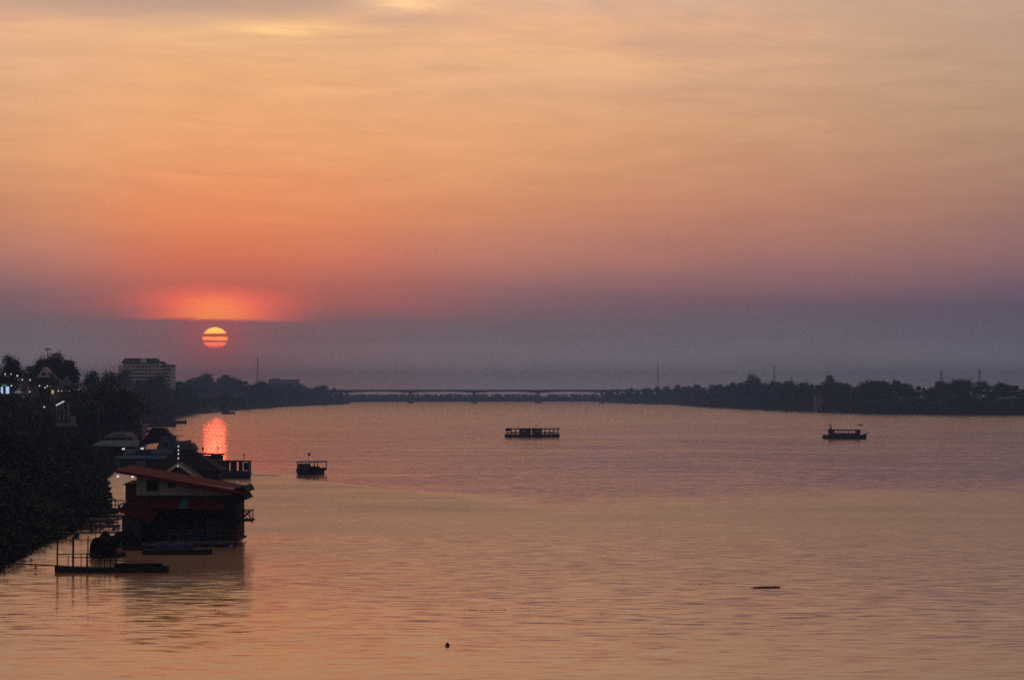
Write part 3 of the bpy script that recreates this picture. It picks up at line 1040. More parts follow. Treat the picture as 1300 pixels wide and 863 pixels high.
def flag(parent, x, y, z, h=1.4, w=0.8, fh=0.5, m='redcloth', lean=0.0):
    pole = MB().tube([(x, y, z), (x + lean, y, z + h)], 0.035, 5).build('flag_pole', M['oldwood'], parent)
    mb = MB()
    n = 6
    vs = []
    for i in range(n + 1):
        t = i / n
        yy = y + 0.08 * math.sin(t * 7)
        for zz in (0, -fh):
            vs.append((x + lean + w * t, yy - 0.006, z + h + zz - 0.12 * t))
    for i in range(n + 1):
        t = i / n
        yy = y + 0.08 * math.sin(t * 7)
        for zz in (0, -fh):
            vs.append((x + lean + w * t, yy + 0.006, z + h + zz - 0.12 * t))
    o = 2 * (n + 1)
    fs = []
    for i in range(n):
        fs.append((2 * i, 2 * i + 2, 2 * i + 3, 2 * i + 1))
        fs.append((o + 2 * i + 1, o + 2 * i + 3, o + 2 * i + 2, o + 2 * i))
        fs.append((2 * i, o + 2 * i, o + 2 * i + 2, 2 * i + 2))
        fs.append((2 * i + 1, 2 * i + 3, o + 2 * i + 3, o + 2 * i + 1))
    fs.append((0, 1, o + 1, o)); fs.append((2 * n, o + 2 * n, o + 2 * n + 1, 2 * n + 1))
    mb.add(vs, fs).build('flag', M[m], pole)


def person(label, loc, rz=0.0, seated=True, parent=None):
    """one continuous skinned body"""
    me = bpy.data.meshes.new('person')
    if seated:
        J = [(0, 0, 0.10), (0, 0.02, 0.32), (0, 0.02, 0.52), (0, 0.03, 0.60), (0, 0.0, 0.72), (0, -0.01, 0.82),
             (-0.19, 0.02, 0.50), (-0.25, -0.08, 0.27), (-0.17, -0.30, 0.20), (0.19, 0.02, 0.50), (0.25, -0.08, 0.27), (0.17, -0.30, 0.20),
             (-0.10, -0.40, 0.12), (-0.11, -0.43, -0.30), (-0.11, -0.55, -0.34), (0.10, -0.40, 0.12), (0.11, -0.43, -0.30), (0.11, -0.55, -0.34)]
    else:
        J = [(0, 0, 0.92), (0, 0.0, 1.15), (0, 0.0, 1.38), (0, 0.0, 1.48), (0, -0.01, 1.58), (0, -0.01, 1.68),
             (-0.20, 0, 1.37), (-0.25, 0.0, 1.10), (-0.25, -0.1, 0.86), (0.20, 0, 1.37), (0.25, 0.0, 1.10), (0.25, -0.1, 0.86),
             (-0.11, 0, 0.50), (-0.12, 0.02, 0.08), (-0.12, -0.14, 0.04), (0.11, 0, 0.50), (0.12, 0.02, 0.08), (0.12, -0.14, 0.04)]
    E = [(0, 1), (1, 2), (2, 3), (3, 4), (4, 5), (2, 6), (6, 7), (7, 8), (2, 9), (9, 10), (10, 11), (0, 12), (12, 13), (13, 14), (0, 15), (15, 16), (16, 17)]
    Rr = [0.15, 0.14, 0.15, 0.06, 0.095, 0.085, 0.07, 0.05, 0.04, 0.07, 0.05, 0.04, 0.075, 0.05, 0.045, 0.075, 0.05, 0.045]
    me.from_pydata(J, E, [])
    me.materials.append(M['shirt'])
    o = link('person', me)
    o.location = loc
    o.rotation_euler = (0, 0, rz)
    o.modifiers.new('skin', 'SKIN')
    for i, r in enumerate(Rr):
        me.skin_vertices[0].data[i].radius = (r, r)
    me.skin_vertices[0].data[0].use_root = True
    sd = o.modifiers.new('sub', 'SUBSURF')
    sd.levels = 1; sd.render_levels = 1
    hz0 = 0.77 if seated else 1.63
    hair = MB().lathe([(0.02, 0.11), (0.07, 0.10), (0.105, 0.04), (0.108, -0.01), (0.09, -0.05)], (0, 0.012, hz0), 10).build('hair', M['black'], o)
    tag(o, label, 'person')
    return o


# --- tour boat in mid river
D = shore(554.6)
u = D / F_PX
c = P(676, 554.6, D)
tb = thing('tour_boat', 'long low roofed tour boat alone in the middle of the river', 'boat', (c.x, c.y, 0), R(3))
hull_mesh(19.2, 4.0, 0.85, 0.5, 0.3, 0.55, 0.75).build('hull', M['navy'], tb)
zr = 3.1
MB().slab((-9.3, -1.9, zr), (9.4, -1.9, zr - 0.05), (9.4, 1.9, zr - 0.05), (-9.3, 1.9, zr), 0.34).build('roof', M['blackroof'], tb)
mb = MB()
for k in range(13):
    x = -8.9 + k * 1.48
    for s in (-1, 1):
        mb.b2(x - 0.09, x + 0.09, s * 1.72 - 0.09, s * 1.72 + 0.09, 0.86, zr - 0.34)
mb.build_each('post', M['maroon'], tb)
MB().b2(-4.3, -0.6, -1.6, 1.6, 0.86, 2.75).b2(0.2, 3.2, -1.6, 1.6, 0.86, 2.75).build_each('cabin', M['navy'], tb)
for (a, b, s) in ((-9.0, -4.4, -1), (-9.0, -4.4, 1), (3.3, 9.0, -1), (3.3, 9.0, 1)):
    mb = MB()
    if True:
        mb.b2(a, b, s * 1.84 - 0.03, s * 1.84 + 0.03, 1.60, 1.74)
        mb.b2(a, b, s * 1.84 - 0.03, s * 1.84 + 0.03, 1.24, 1.36)
        for q in range(int((b - a) / 0.5)):
            mb.b2(a + q * 0.5, a + q * 0.5 + 0.08, s * 1.84 - 0.025, s * 1.84 + 0.025, 0.86, 1.60)
    mb.build('railing', M['maroon'], tb)
MB().b2(-9.4, -7.6, -1.65, 1.65, 2.1, 2.92).build('awning', M['maroon'], tb)
for a in (-3.0, 1.6):
    MB().b2(a - 0.5, a + 0.5, -1.65, -1.55, 1.75, 2.5).build('window', M['pale'], tb)
for k, x in enumerate((-7.4, -6.0, 4.2, 5.4, 6.8)):
    MB().b2(x - 0.5, x + 0.5, -0.6, 0.6, 1.4, 1.48).b2(x - 0.08, x + 0.08, -0.08, 0.08, 0.86, 1.4).build('table', M['wood'], tb)
MB().box((-9.5, 0, 0.55), (0.5, 0.7, 1.2)).build('outboard_motor', M['black'], tb)
flag(tb, 1.1, 0, zr, 1.1, 0.5, 0.35)
MB().lathe([(0.13, 0), (0.13, 0.5), (0.18, 0.55), (0.18, 0.7)], (-5.0, 0.3, zr)).build('exhaust_pipe', M['black'], tb)

# --- tour boat on the right
D = shore(556.8)
c = P(1073, 556.8, D)
tr = thing('tour_boat', 'blue hulled tour boat with pointed bow and flags near the right bank', 'boat', (c.x, c.y, 0), R(-2))
hull_mesh(14.4, 3.3, 0.95, 0.5, 0.75, 0.6, 0.97).build('hull', M['navy'], tr)
zr = 3.15
MB().slab((-5.8, -1.6, zr), (5.0, -1.6, zr - 0.1), (5.0, 1.6, zr - 0.1), (-5.8, 1.6, zr), 0.36).build('roof', M['blackroof'], tr)
mb = MB()
for k in range(8):
    x = -3.6 + k * 1.15
    for s in (-1, 1):
        mb.b2(x - 0.06, x + 0.06, s * 1.42 - 0.09, s * 1.42 + 0.09, 0.95, zr - 0.42)
mb.build_each('post', M['navy'], tr)
MB().b2(-5.6, -3.9, -1.5, 1.5, 0.9, zr - 0.36).b2(3.7, 4.9, -1.45, 1.45, 0.9, zr - 0.45).build_each('cabin', M['navy'], tr)
MB().b2(-3.9, 3.7, -1.47, -1.40, 0.95, 1.85).b2(-3.9, 3.7, 1.40, 1.47, 0.95, 1.85).build_each('side_panel', M['maroon'], tr)
mb = MB()
for k in range(5):
    mb.b2(-3.2 + k * 1.4, -2.2 + k * 1.4, -0.9, 0.9, 1.3, 1.4)
    mb.b2(-3.2 + k * 1.4, -3.1 + k * 1.4, -0.9, 0.9, 0.9, 2.0)
mb.build('seat', M['wood'], tr)
MB().lathe([(0.5, 0), (0.5, 0.7), (0.3, 0.9)], (-4.9, 0, zr), 10).build('water_tank', M['pale'], tr)
flag(tr, -4.7, 0, zr, 1.7, -0.7, 0.4)
flag(tr, 4.3, 0, zr - 0.1, 1.9, 1.5, 0.45)
MB().tube([(6.0, 0, 1.35), (8.2, 0, 2.1)], 0.24, 6, 0.08).build('bow_post', M['maroon'], tr)
MB().box((-7.4, 0, 0.6), (0.45, 0.6, 1.0)).build('outboard_motor', M['black'], tr)

# --- small ferry near the houses, heading away
D = shore(602.0)
c = P(396.5, 602, D)
fb = thing('passenger_boat', 'small flat roofed passenger boat with a red flag heading away from the red roofed house', 'boat', (c.x, c.y, 0), R(62))
hull_mesh(8.0, 2.9, 0.75, 0.4, 0.3, 0.25, 0.9).build('hull', M['navy'], fb)
zr = 2.62
mb = MB()
for i in range(6):                      # gently arched canopy
    y0, y1 = -1.45 + i * 2.9 / 6, -1.45 + (i + 1) * 2.9 / 6
    f = lambda y: zr - 0.18 * (y / 1.45) ** 2
    mb.slab((-3.3, y0, f(y0)), (3.0, y0, f(y0)), (3.0, y1, f(y1)), (-3.3, y1, f(y1)), 0.2)
mb.build('roof', M['pale'], fb)
for x in (-3.1, -0.2, 2.8):
    for s in (-1, 1):
        MB().b2(x - 0.06, x + 0.06, s * 1.3 - 0.06, s * 1.3 + 0.06, 0.74, zr - 0.3).build('post', M['maroon'], fb)
MB().b2(-3.3, 2.8, -1.36, -1.31, 0.75, 1.25).b2(-3.3, 2.8, 1.31, 1.36, 0.75, 1.25).build_each('side_panel', M['black'], fb)
MB().b2(-3.05, -2.5, -1.2, 1.2, 0.75, 2.1).build('cabin', M['maroon'], fb)
mb = MB()
for x in (-1.6, -0.6, 0.6):
    mb.b2(x - 0.2, x + 0.2, -1.1, 1.1, 1.05, 1.13)
    mb.b2(x + 0.18, x + 0.24, -1.1, 1.1, 0.76, 1.5)
mb.build('seat', M['wood'], fb)
MB().box((-4.1, 0, 0.5), (0.4, 0.5, 1.0)).build('outboard_motor', M['black'], fb)
flag(fb, -1.4, 0, zr - 0.02, 1.5, 0.75, 0.55)
person('person in dark clothes sitting under the roof of the small passenger boat', (c.x + 0.45, c.y - 1.0, 1.10), R(60))


# --- moored boats up the left bank
def moored(px, py, L, W, H, rz, label, roof=None, hull='navy', roofmat='greyroof', zr=2.6):
    D = shore(py)
    c = P(px, py, D)
    t = thing('moored_boat', label, 'boat', (c.x, c.y, 0), rz)
    hull_mesh(L, W, H, 0.5, 0.4, 0.6, 0.85).build('hull', M[hull], t)
    if roof:
        a, b = roof
        MB().slab((a, -W / 2, zr), (b, -W / 2, zr), (b, W / 2, zr), (a, W / 2, zr), 0.15).build('roof', M[roofmat], t)
        mb = MB()
        k = a + 0.2
        while k < b:
            for s in (-1, 1):
                mb.b2(k - 0.06, k + 0.06, s * W * 0.44 - 0.06, s * W * 0.44 + 0.06, H - 0.1, zr - 0.1)
            k += 1.6
        mb.build_each('post', M['wood'], t)
        MB().b2(a + 0.3, a + (b - a) * 0.55, -W * 0.42, W * 0.42, H - 0.05, zr - 0.16).build('cabin', M[hull], t)
    return t


moored(219, 537.5, 14.5, 4.2, 1.3, R(4), 'roofed ferry moored at left bank, farther of the pair left of the sun reflection', (-6.6, 6.6), 'navy', 'greyroof', 4.9)
moored(206, 541.5, 13.0, 3.4, 1.1, R(-4), 'low dark moored boat in front of the roofed ferry', (-5.5, 3.0), 'maroon', 'darkroof', 2.6)
moored(290, 525.5, 10.0, 3.0, 1.2, R(8), 'small dark boat moored right of the slipway', (-3.0, 2.0), 'black', 'blackroof', 2.6)
moored(355, 516.3, 20.0, 4.0, 1.4, R(3), 'low dark barge moored along the far left bank', (-7.0, 0.0), 'black', 'darkroof', 3.0)
moored(405, 514.0, 22.0, 4.5, 1.4, R(-3), 'farthest dark boat at the left bank near the bridge', (-8.0, 0.0), 'black', 'darkroof', 3.0)
moored(1105, 524.6, 11.0, 2.6, 0.7, R(-4), 'tiny pale boat moored under the right bank trees', None, 'pale')

moored(186, 548.5, 12.0, 3.0, 0.9, R(10), 'dark roofed boat moored between the long pale roofed floating house and the ferry', (-4.5, 3.5), 'wood', 'blackroof', 2.8)
moored(224, 563.0, 9.0, 2.4, 0.8, R(-6), 'small dark boat moored right behind the steep blue gables', (-3.0, 2.0), 'navy', 'darkroof', 2.5)
moored(168, 556.5, 8.0, 2.4, 0.9, R(14), 'blue boat with grey awning moored below the long pale roofed floating house', (-2.6, 2.6), 'bluedrum', 'greyroof', 2.5)
moored(120, 600.5, 7.0, 1.8, 0.5, R(20), 'open dark boat pulled to the bank left of the black roofed house', None, 'wood')

# ---------------------------------------------------------------- promenade on the left bank
D0 = 700.0
u0 = D0 / F_PX


def on_bank(px, dist=D0):
    return ground_at(px, dist)


# gabled hall
ga = on_bank(56, 715)
hall = thing('gabled_hall', 'dim hall with tall stepped gable roof on top of the left bank', 'building', ga)
Zb = lambda py, d=715: P(56, py, d).z - ga.z
MB().b2(-4.6, 4.6, 0, 8, -2, Zb(486)).build('wall', M['concrete'], hall)
MB().prism([(-5.6, Zb(486.5)), (5.6, Zb(486.5)), (4.6, Zb(483.5)), (-4.6, Zb(483.5))], -1.4, 9).build('eave_roof', M['maroon'], hall)
MB().prism([(-4.0, Zb(483.4)), (4.0, Zb(483.4)), (1.5, Zb(473)), (-1.5, Zb(473))], 0.0, 8).build('roof', M['darkroof'], hall)
mb = MB().prism([(-2.0, Zb(479)), (2.0, Zb(479)), (0, Zb(465.5))], -0.5, 7)
mb.build('gable', M['pale'], hall)
MB().prism([(-0.8, Zb(476)), (0.8, Zb(476)), (0, Zb(471))], -0.6, -0.52).build('gable_panel', M['maroon'], hall)
for x in (-4.3, -2.2, 2.2, 4.3):
    MB().b2(x - 0.18, x + 0.18, -1.2, -0.85, -2, Zb(486.5)).build('column', M['concrete'], hall)
MB().b2(-1.4, 2.0, -0.05, 0.1, -1, Zb(489)).build('opening', M['glass'], hall)
for (x, py) in ((-1.0, 489.5), (1.3, 490), (0.6, 492)):
    mb = MB().lathe([(0.02, -0.2), (0.2, -0.1), (0.2, 0.1), (0.02, 0.2)], (x, -1.7, Zb(py)), 8)
    mb.build('lamp', M['lampwhite'], hall)

# kiosk with lit signs at the left edge
ga = on_bank(8, 690)
ks = thing('kiosk', 'riverside kiosk with bright blue white lit panels at the left edge', 'kiosk', ga)
zk = lambda py: P(8, py, 690).z - ga.z
MB().b2(-3.4, 1.4, 0, 4, -2, zk(488.5)).build('wall', M['navy'], ks)
MB().slab((-4.0, -1.4, zk(486.8)), (2.0, -1.4, zk(486.8)), (2.0, 4.6, zk(485.8)), (-4.0, 4.6, zk(485.8)), 0.15).build('roof', M['darkroof'], ks)
MB().b2(-1.5, -0.9, -0.12, -0.03, zk(499.5), zk(491)).build('lit_panel', M['lampblue'], ks)
MB().b2(-0.1, 0.85, -0.12, -0.03, zk(499.5), zk(490.5)).build('lit_panel', M['lampblue'], ks)
MB().b2(-1.0, 0.4, -1.5, -1.42, zk(490), zk(488)).build('sign', M['lampgreen'], ks)
MB().b2(-0.55, 0.9, -0.5, -0.1, zk(503), zk(499.8)).build('counter', M['pale'], ks)

# string of bulbs
pts = [(0, 474.5), (6.5, 474), (13.8, 474), (22, 475.8), (28.3, 481), (38.2, 481.2), (46, 484)]
W3 = [P(a, b, 685) for a, b in pts]
st = thing('string_lights', 'string of white bulbs sagging over the kiosk and left bank path', 'string lights', W3[2])
MB().tube([p - W3[2] for p in W3], 0.04, 4).build('cable', M['rope'], st)
for p, r in zip(W3[1:-1], (0.2, 0.17, 0.25, 0.2, 0.22)):
    q = p - W3[2]
    MB().lathe([(0.05, 0.0), (r, -r * 0.6), (r, -r * 1.3), (0.05, -r * 2)], q, 8).build('bulb', M['lampwhite'], st)
for p in (W3[2], W3[-1]):
    g = on_bank(650 + p.x / p.y * F_PX, 685)
    MB().tube([(p.x - W3[2].x, 0.2, g.z - W3[2].z - 0.5), (p.x - W3[2].x, 0.2, p.z - W3[2].z + 0.3)], 0.1, 6).build('post', M['wood'], st)
# second string
pts = [(72, 495), (74, 495.3), (78.3, 495.4), (83, 495.3), (87.6, 495.2), (90, 494.5)]
W3 = [P(a, b, 695) for a, b in pts]
st = thing('string_lights', 'row of four small warm bulbs under the teal canopy', 'string lights', W3[2])
MB().tube([p - W3[2] for p in W3], 0.03, 4).build('cable', M['rope'], st)
for p in W3[1:-1]:
    q = p - W3[2]
    MB().lathe([(0.04, 0.0), (0.2, -0.12), (0.2, -0.26), (0.04, -0.4)], q, 8).build('bulb', M['lampwhite'], st)
for p in (W3[0], W3[-1]):
    g = on_bank(650 + p.x / p.y * F_PX, 695)
    MB().tube([(p.x - W3[2].x, 0, g.z - W3[2].z - 0.5), (p.x - W3[2].x, 0, p.z - W3[2].z + 0.2)], 0.07, 6).build('post', M['wood'], st)


def lamp_post(px, py, dist, label, m='lampwhite', r=0.3, h_box=0.0, name='street_lamp'):
    g = on_bank(px, dist)
    z = P(px, py, dist).z - g.z
    t = thing(name, label, 'street lamp', g)
    MB().tube([(0, 0, -0.5), (0, 0, z)], 0.09, 6, 0.06).build('pole', M['wood'], t)
    if h_box:
        MB().b2(-0.28, 0.28, -0.16, 0.16, z - h_box, z).build('lamp_head', M[m], t)
    else:
        MB().lathe([(0.05, -r), (r, -r * 0.4), (r, r * 0.4), (0.05, r)], (0, -0.05, z), 8).build('lamp_head', M[m], t)
    return t


lamp_post(67, 495, 690, 'post with a glowing yellow box lamp right of the gabled hall', 'lampyellow', h_box=1.1)
lamp_post(38, 497, 660, 'lamp post with a dim round lamp left of the gabled hall', r=0.17)
lamp_post(56.5, 516.5, 600, 'lamp with a white globe low on the bank left of the gangway', r=0.2)
lamp_post(73.5, 483, 720, 'small lamp beside the left side of the teal canopy', r=0.14)
lamp_post(89.5, 483.5, 720, 'small lamp beside the right side of the teal canopy', r=0.13)
lamp_post(14.5, 489.5, 680, 'small lamp at the right side of the kiosk', r=0.2)

# teal canopy
ga = on_bank(83, 705)
cn = thing('pavilion_canopy', 'teal peaked fabric canopy on posts right of the gabled hall', 'canopy', ga)
zc = lambda py: P(83, py, 705).z - ga.z
w = 2.1
ze, zp = zc(488.5), zc(477)
MB().add([(-w, -w, ze), (w, -w, ze), (w, w, ze), (-w, w, ze), (0.5, 0, zp), (-w, -w, ze - 0.25), (w, -w, ze - 0.25), (w, w, ze - 0.25), (-w, w, ze - 0.25)],
         [(0, 1, 4), (1, 2, 4), (2, 3, 4), (3, 0, 4), (0, 5, 6, 1), (1, 6, 7, 2), (2, 7, 8, 3), (3, 8, 5, 0)]).build('fabric', M['tealroof'], cn)
for sx in (-1, 1):
    for sy in (-1, 1):
        MB().tube([(sx * w * 0.95, sy * w * 0.95, -1), (sx * w * 0.95, sy * w * 0.95, ze - 0.1)], 0.07, 6).build('leg', M['steel'], cn)

# yellow-green lit stall behind the bulbs
ga = on_bank(30, 705)
stl = thing('market_stall', 'narrow yellow green painted stall tower between kiosk and gabled hall', 'stall', ga)
zc = lambda py: P(30, py, 705).z - ga.z
MB().b2(-0.9, 0.9, 0, 1.8, -1, zc(481)).build('wall', mat('olive_paint', (0.16, 0.15, 0.05), 0.8), stl)
MB().prism([(-1.2, zc(481)), (1.2, zc(481)), (0, zc(478))], -0.3, 2.1).build('roof', M['darkroof'], stl)
MB().b2(-1.6, -0.2, -0.6, -0.4, zc(493.5), zc(492.3)).build('counter', M['pale'], stl)

# pale railing on the path
for k, (a, b, c_, d_) in enumerate([(22.5, 506.5, 31, 503.5), (24, 499, 29, 497.5)]):
    p, q = P(a, b, 660), P(c_, d_, 668)
    rl = thing('railing', ['pale slanted handrail on the bank edge below the kiosk', 'short pale handrail just right of the kiosk panels'][k], 'railing', p)
    MB().tube([(0, 0, 0), q - p], 0.13, 6).build('rail', M['white'], rl)
    for t in (0.08, 0.5, 0.92):
        e = (q - p) * t
        g = hz(p.x + e.x, p.y + e.y) - p.z
        MB().tube([(e.x, e.y, min(g, e.z - 1.5)), (e.x, e.y, e.z)], 0.05, 5).build('post', M['steel'], rl)

# small white arch
ga = on_bank(106, 760)
ar = thing('garden_arch', 'small white lit arch on the bank right of the teal canopy', 'arch', ga)
za = lambda py: P(106, py, 760).z - ga.z
pp = [(-0.9, 0, za(500))]
for k in range(9):
    a = PI - PI * k / 8
    pp.append((0.9 * math.cos(a), 0, za(496.5) + 0.9 * math.sin(a)))
pp.append((1.0, 0, -0.5))
pp[0] = (-0.9, 0, -0.5)
MB().tube(pp, 0.1, 6).build('frame', M['white'], ar)
MB().b2(0.75, 1.05, -0.16, -0.11, za(502), za(497.5)).build('lamp_strip', M['tube'], ar)

# crossarm pole above the tree
ga = on_bank(60.5, 770)
cp = thing('utility_pole', 'thin pole with short crossarm standing above the biggest tree', 'pole', ga)
h = P(60.5, 442, 770).z - ga.z
MB().tube([(0, 0, -0.5), (0, 0, h)], 0.2, 6, 0.14).build('pole', M['concrete'], cp)
MB().b2(-0.95, 0.95, -0.12, 0.12, h - 0.5, h - 0.2).build('crossarm', M['wood'], cp)
for x in (-0.8, -0.3, 0.3, 0.8):
    MB().lathe([(0.06, 0), (0.09, 0.15), (0.05, 0.3)], (x, 0, h - 0.2), 6).build('insulator', M['pale'], cp)

# gangway with a lit handrail and the landing platform on stilts
a, b = P(71.5, 514.3, 585), P(81, 509.3, 600)
gw = thing('gangway', 'sloping gangway with a bright white lit handrail on the left bank', 'gangway', a)
v = b - a
MB().tube([(0, 0, 0), v], 0.17, 6).build('lit_handrail', M['tube'], gw)
MB().slab((-0.2, -0.8, -1.3), (-0.2, 0.8, -1.3), (v.x, v.y + 0.8, v.z - 1.3), (v.x, v.y - 0.8, v.z - 1.3), 0.15).build('deck', M['oldwood'], gw)
for t in (0.05, 0.5, 0.95):
    e = v * t
    MB().tube([(e.x, e.y, -6), (e.x, e.y, e.z)], 0.07, 5).build('post', M['steel'], gw)
D = 560.0
c = P(84, 534, D)
g = hz(c.x, c.y)
lp = thing('landing_platform', 'grey landing platform on stilts with tall posts below the gangway', 'platform', (c.x, c.y, g))
zq = lambda py: P(84, py, D).z - g
uq = D / F_PX
MB().b2(-11 * uq, 11 * uq, -2, 2, zq(541), zq(537)).build('deck', M['concrete'], lp)
MB().b2(-10 * uq, 5 * uq, -1.9, -1.8, zq(533), zq(532)).b2(-10 * uq, 5 * uq, -1.9, -1.8, zq(537), zq(533.6)).build('railing', M['tealpaint'], lp)
MB().b2(6 * uq, 11 * uq, -1.2, 1.2, zq(537), zq(528)).build('booth', M['concrete'], lp)
for x, y0 in ((-7.5, 526), (-1, 519), (4, 512)):
    MB().b2(x * uq - 0.2, x * uq + 0.2, -1.6, -1.2, zq(537), zq(y0)).build('post', M['concrete'], lp)
for x in (-10, -3, 4, 10):
    MB().tube([(x * uq, 0, min(-1.0, zq(541) - 3)), (x * uq, 0, zq(541))], 0.18, 6).build('stilt', M['wood'], lp)
# tall bare pole on the slope
for (px, t0, b0, dd, lb) in [(88.5, 503, 512, 590, 'short pole at the upper end of the lit gangway'), (97.5, 541, 570, 520, 'leaning pale pole beside the shrubs under the landing platform'), (125, 520, 554, 560, 'thin tall pole on the bank left of the floating restaurants')]:
    g = on_bank(px, dd)
    t = thing('mooring_pole', lb, 'pole', g)
    MB().tube([(0, 0, -0.5), (0.2, 0, P(px, t0, dd).z - g.z)], 0.14, 6, 0.1).build('pole', M['oldwood'], t)
    MB().lathe([(0.16, 0), (0.16, 0.12), (0.05, 0.2)], (0.2, 0, P(px, t0, dd).z - g.z), 6).build('cap', M['steel'], t)


# ---------------------------------------------------------------- floating restaurants
def gable_roof(w, d, z0, rise, over=0.5, th=0.12, along='y'):
    mb = MB()
    k = rise / (w / 2)
    for s in (-1, 1):
        e = w / 2 + over
        pts = [(s * e, -d / 2 - over, z0 - k * over), (s * e, d / 2 + over, z0 - k * over), (0, d / 2 + over, z0 + rise), (0, -d / 2 - over, z0 + rise)]
        if along == 'x':
            pts = [(p[1], p[0], p[2]) for p in pts]
        mb.slab(*pts, th)
    return mb


def pontoon(parent, x0, x1, y0, y1, z=0.55, drums=True):
    MB().b2(x0, x1, y0, y1, z - 0.18, z).build('floor', M['oldwood'], parent)
    mb = MB()
    n = max(2, int((x1 - x0) / 1.3))
    for k in range(n):
        x = x0 + (k + 0.5) * (x1 - x0) / n
        mb.tube([(x, y0 + 0.1, z - 0.5), (x, y1 - 0.1, z - 0.5)], 0.31, 8)
    mb.build('floats', M['bluedrum'], parent)


# 1) pair of steep blue gables
D = 478.0
u1 = D / F_PX
c = P(193, 597, D)
fr = thing('floating_restaurant', 'floating restaurant with two steep dark blue gables, lamps under its eaves', 'building', (c.x, c.y, 0))
X = lambda px: (px - 193) * u1
Zf = lambda py: P(193, py, D).z
pontoon(fr, X(158), X(226), -3, 9)
MB().b2(X(162), X(222), -2, 8, 0.56, Zf(575)).build('wall', M['navy'], fr)
# long low roof
MB().slab((X(156), -4.0, Zf(581)), (X(228), -4.0, Zf(581)), (X(223), 1.6, Zf(570)), (X(160), 1.6, Zf(570)), 0.12).build('front_roof', M['blueroof'], fr)
# back gable, dark, and front gable, pale blue grey face
MB().prism([(X(171), Zf(566)), (X(216), Zf(560)), (X(203), Zf(543.6)), (X(188), Zf(543.2)), (X(182), Zf(552))], 5.0, 9.5).build('back_gable', M['blackroof'], fr)
MB().tube([(X(168), 4.8, Zf(556)), (X(177), 4.8, Zf(547))], 0.12, 6).build('bargeboard', M['greyroof'], fr)
MB().prism([(X(196), Zf(571)), (X(225), Zf(570)), (X(212), Zf(552.5)), (X(204), Zf(551))], 2.0, 6.0).build('front_gable', M['blueroof'], fr)
MB().prism([(X(202), Zf(551.6)), (X(204.4), Zf(550)), (X(213), Zf(551)), (X(225), Zf(568.5)), (X(225), Zf(570.5)), (X(212), Zf(553.2))], 1.7, 6.3).build('bargeboard', M['blackroof'], fr)
MB().b2(X(206), X(211), 1.9, 2.05, Zf(567), Zf(562.5)).build('window', M['glass'], fr)
for px_, py_ in ((161, 569), (184.5, 568.5)):
    MB().b2(X(px_) - 0.26, X(px_) + 0.26, -4.3, -4.1, Zf(py_ + 1.0), Zf(py_ - 1.0)).build('lamp', M['lampwhite'], fr)
    MB().tube([(X(px_), -4.2, Zf(py_)), (X(px_), 0.0, Zf(py_) + 0.5)], 0.05, 5).build('lamp_arm', M['steel'], fr)
MB().b2(X(176), X(196), -4.4, -4.2, Zf(577), Zf(570.5)).build('awning', M['bluetarp'], fr)
MB().b2(X(148), X(157), -3, 0, 0.5, Zf(579)).build('side_store', M['tealpaint'], fr)
mb = MB()
for k in range(9):
    mb.b2(X(160 + k * 8) - 0.07, X(160 + k * 8) + 0.07, -3.8, -3.66, 0.5, Zf(581.5))
mb.build_each('post', M['wood'], fr)

# 2) low teal roofs to the left
D = 500.0
c = P(148, 590, D)
fr2 = thing('floating_restaurant', 'low floating eatery under a wide flat teal roof against the bank', 'building', (c.x, c.y, 0))
u2_ = D / F_PX
X2 = lambda px: (px - 148) * u2_
Z2 = lambda py: P(148, py, D).z
pontoon(fr2, X2(128), X2(176), -2, 6)
MB().slab((X2(119), -3, Z2(565)), (X2(178), -3, Z2(566)), (X2(172), 5, Z2(559)), (X2(124), 5, Z2(559.5)), 0.14).build('roof', M['tealroof'], fr2)
MB().b2(X2(124), X2(172), -1.5, 5, 0.56, Z2(567)).build('wall', M['wood'], fr2)
for k in range(7):
    MB().b2(X2(121 + k * 9) - 0.08, X2(121 + k * 9) + 0.08, -2.8, -2.64, 0.0, Z2(566.4)).build('post', M['wood'], fr2)
mb = MB()
for k in range(5):
    mb.lathe([(0.25, 0), (0.34, 0.3), (0.3, 0.7)], (X2(126 + k * 3.3), -2.2, Z2(571) + 0.1 * (k % 2)), 8)
mb.b2(X2(124), X2(142), -2.6, -1.6, Z2(571) - 0.2, Z2(571))
mb.build('planter', M['oldwood'], fr2)

# 3) roofs further back
D = 560.0
c = P(152, 575, D)
fr3 = thing('floating_restaurant', 'floating house with pale eave line and bright blue tarpaulin strip', 'building', (c.x, c.y, 0))
u3 = D / F_PX
X3 = lambda px: (px - 152) * u3
Z3 = lambda py: P(152, py, D).z
pontoon(fr3, X3(136), X3(170), -2, 6)
MB().b2(X3(136), X3(170), -1.5, 5, 0.56, Z3(553)).build('wall', M['navy'], fr3)
MB().slab((X3(134), -2.5, Z3(554.5)), (X3(172), -2.5, Z3(554.5)), (X3(167), 4, Z3(549)), (X3(140), 4, Z3(549)), 0.14).build('roof', M['greyroof'], fr3)
MB().slab((X3(142), -2.0, Z3(551.5)), (X3(160), -2.0, Z3(551.5)), (X3(158), 0.5, Z3(547)), (X3(150), 0.5, Z3(548)), 0.08).build('tarpaulin', M['bluetarp'], fr3)
D = 690.0
c = P(162, 560, D)
fr4 = thing('floating_restaurant', 'distant floating house with long pale roof below the moored ferry', 'building', (c.x, c.y, 0))
u4 = D / F_PX
X4 = lambda px: (px - 162) * u4
Z4 = lambda py: P(162, py, D).z
pontoon(fr4, X4(143), X4(184), -2, 6)
MB().b2(X4(144), X4(182), -1.5, 5, 0.56, Z4(538)).build('wall', M['navy'], fr4)
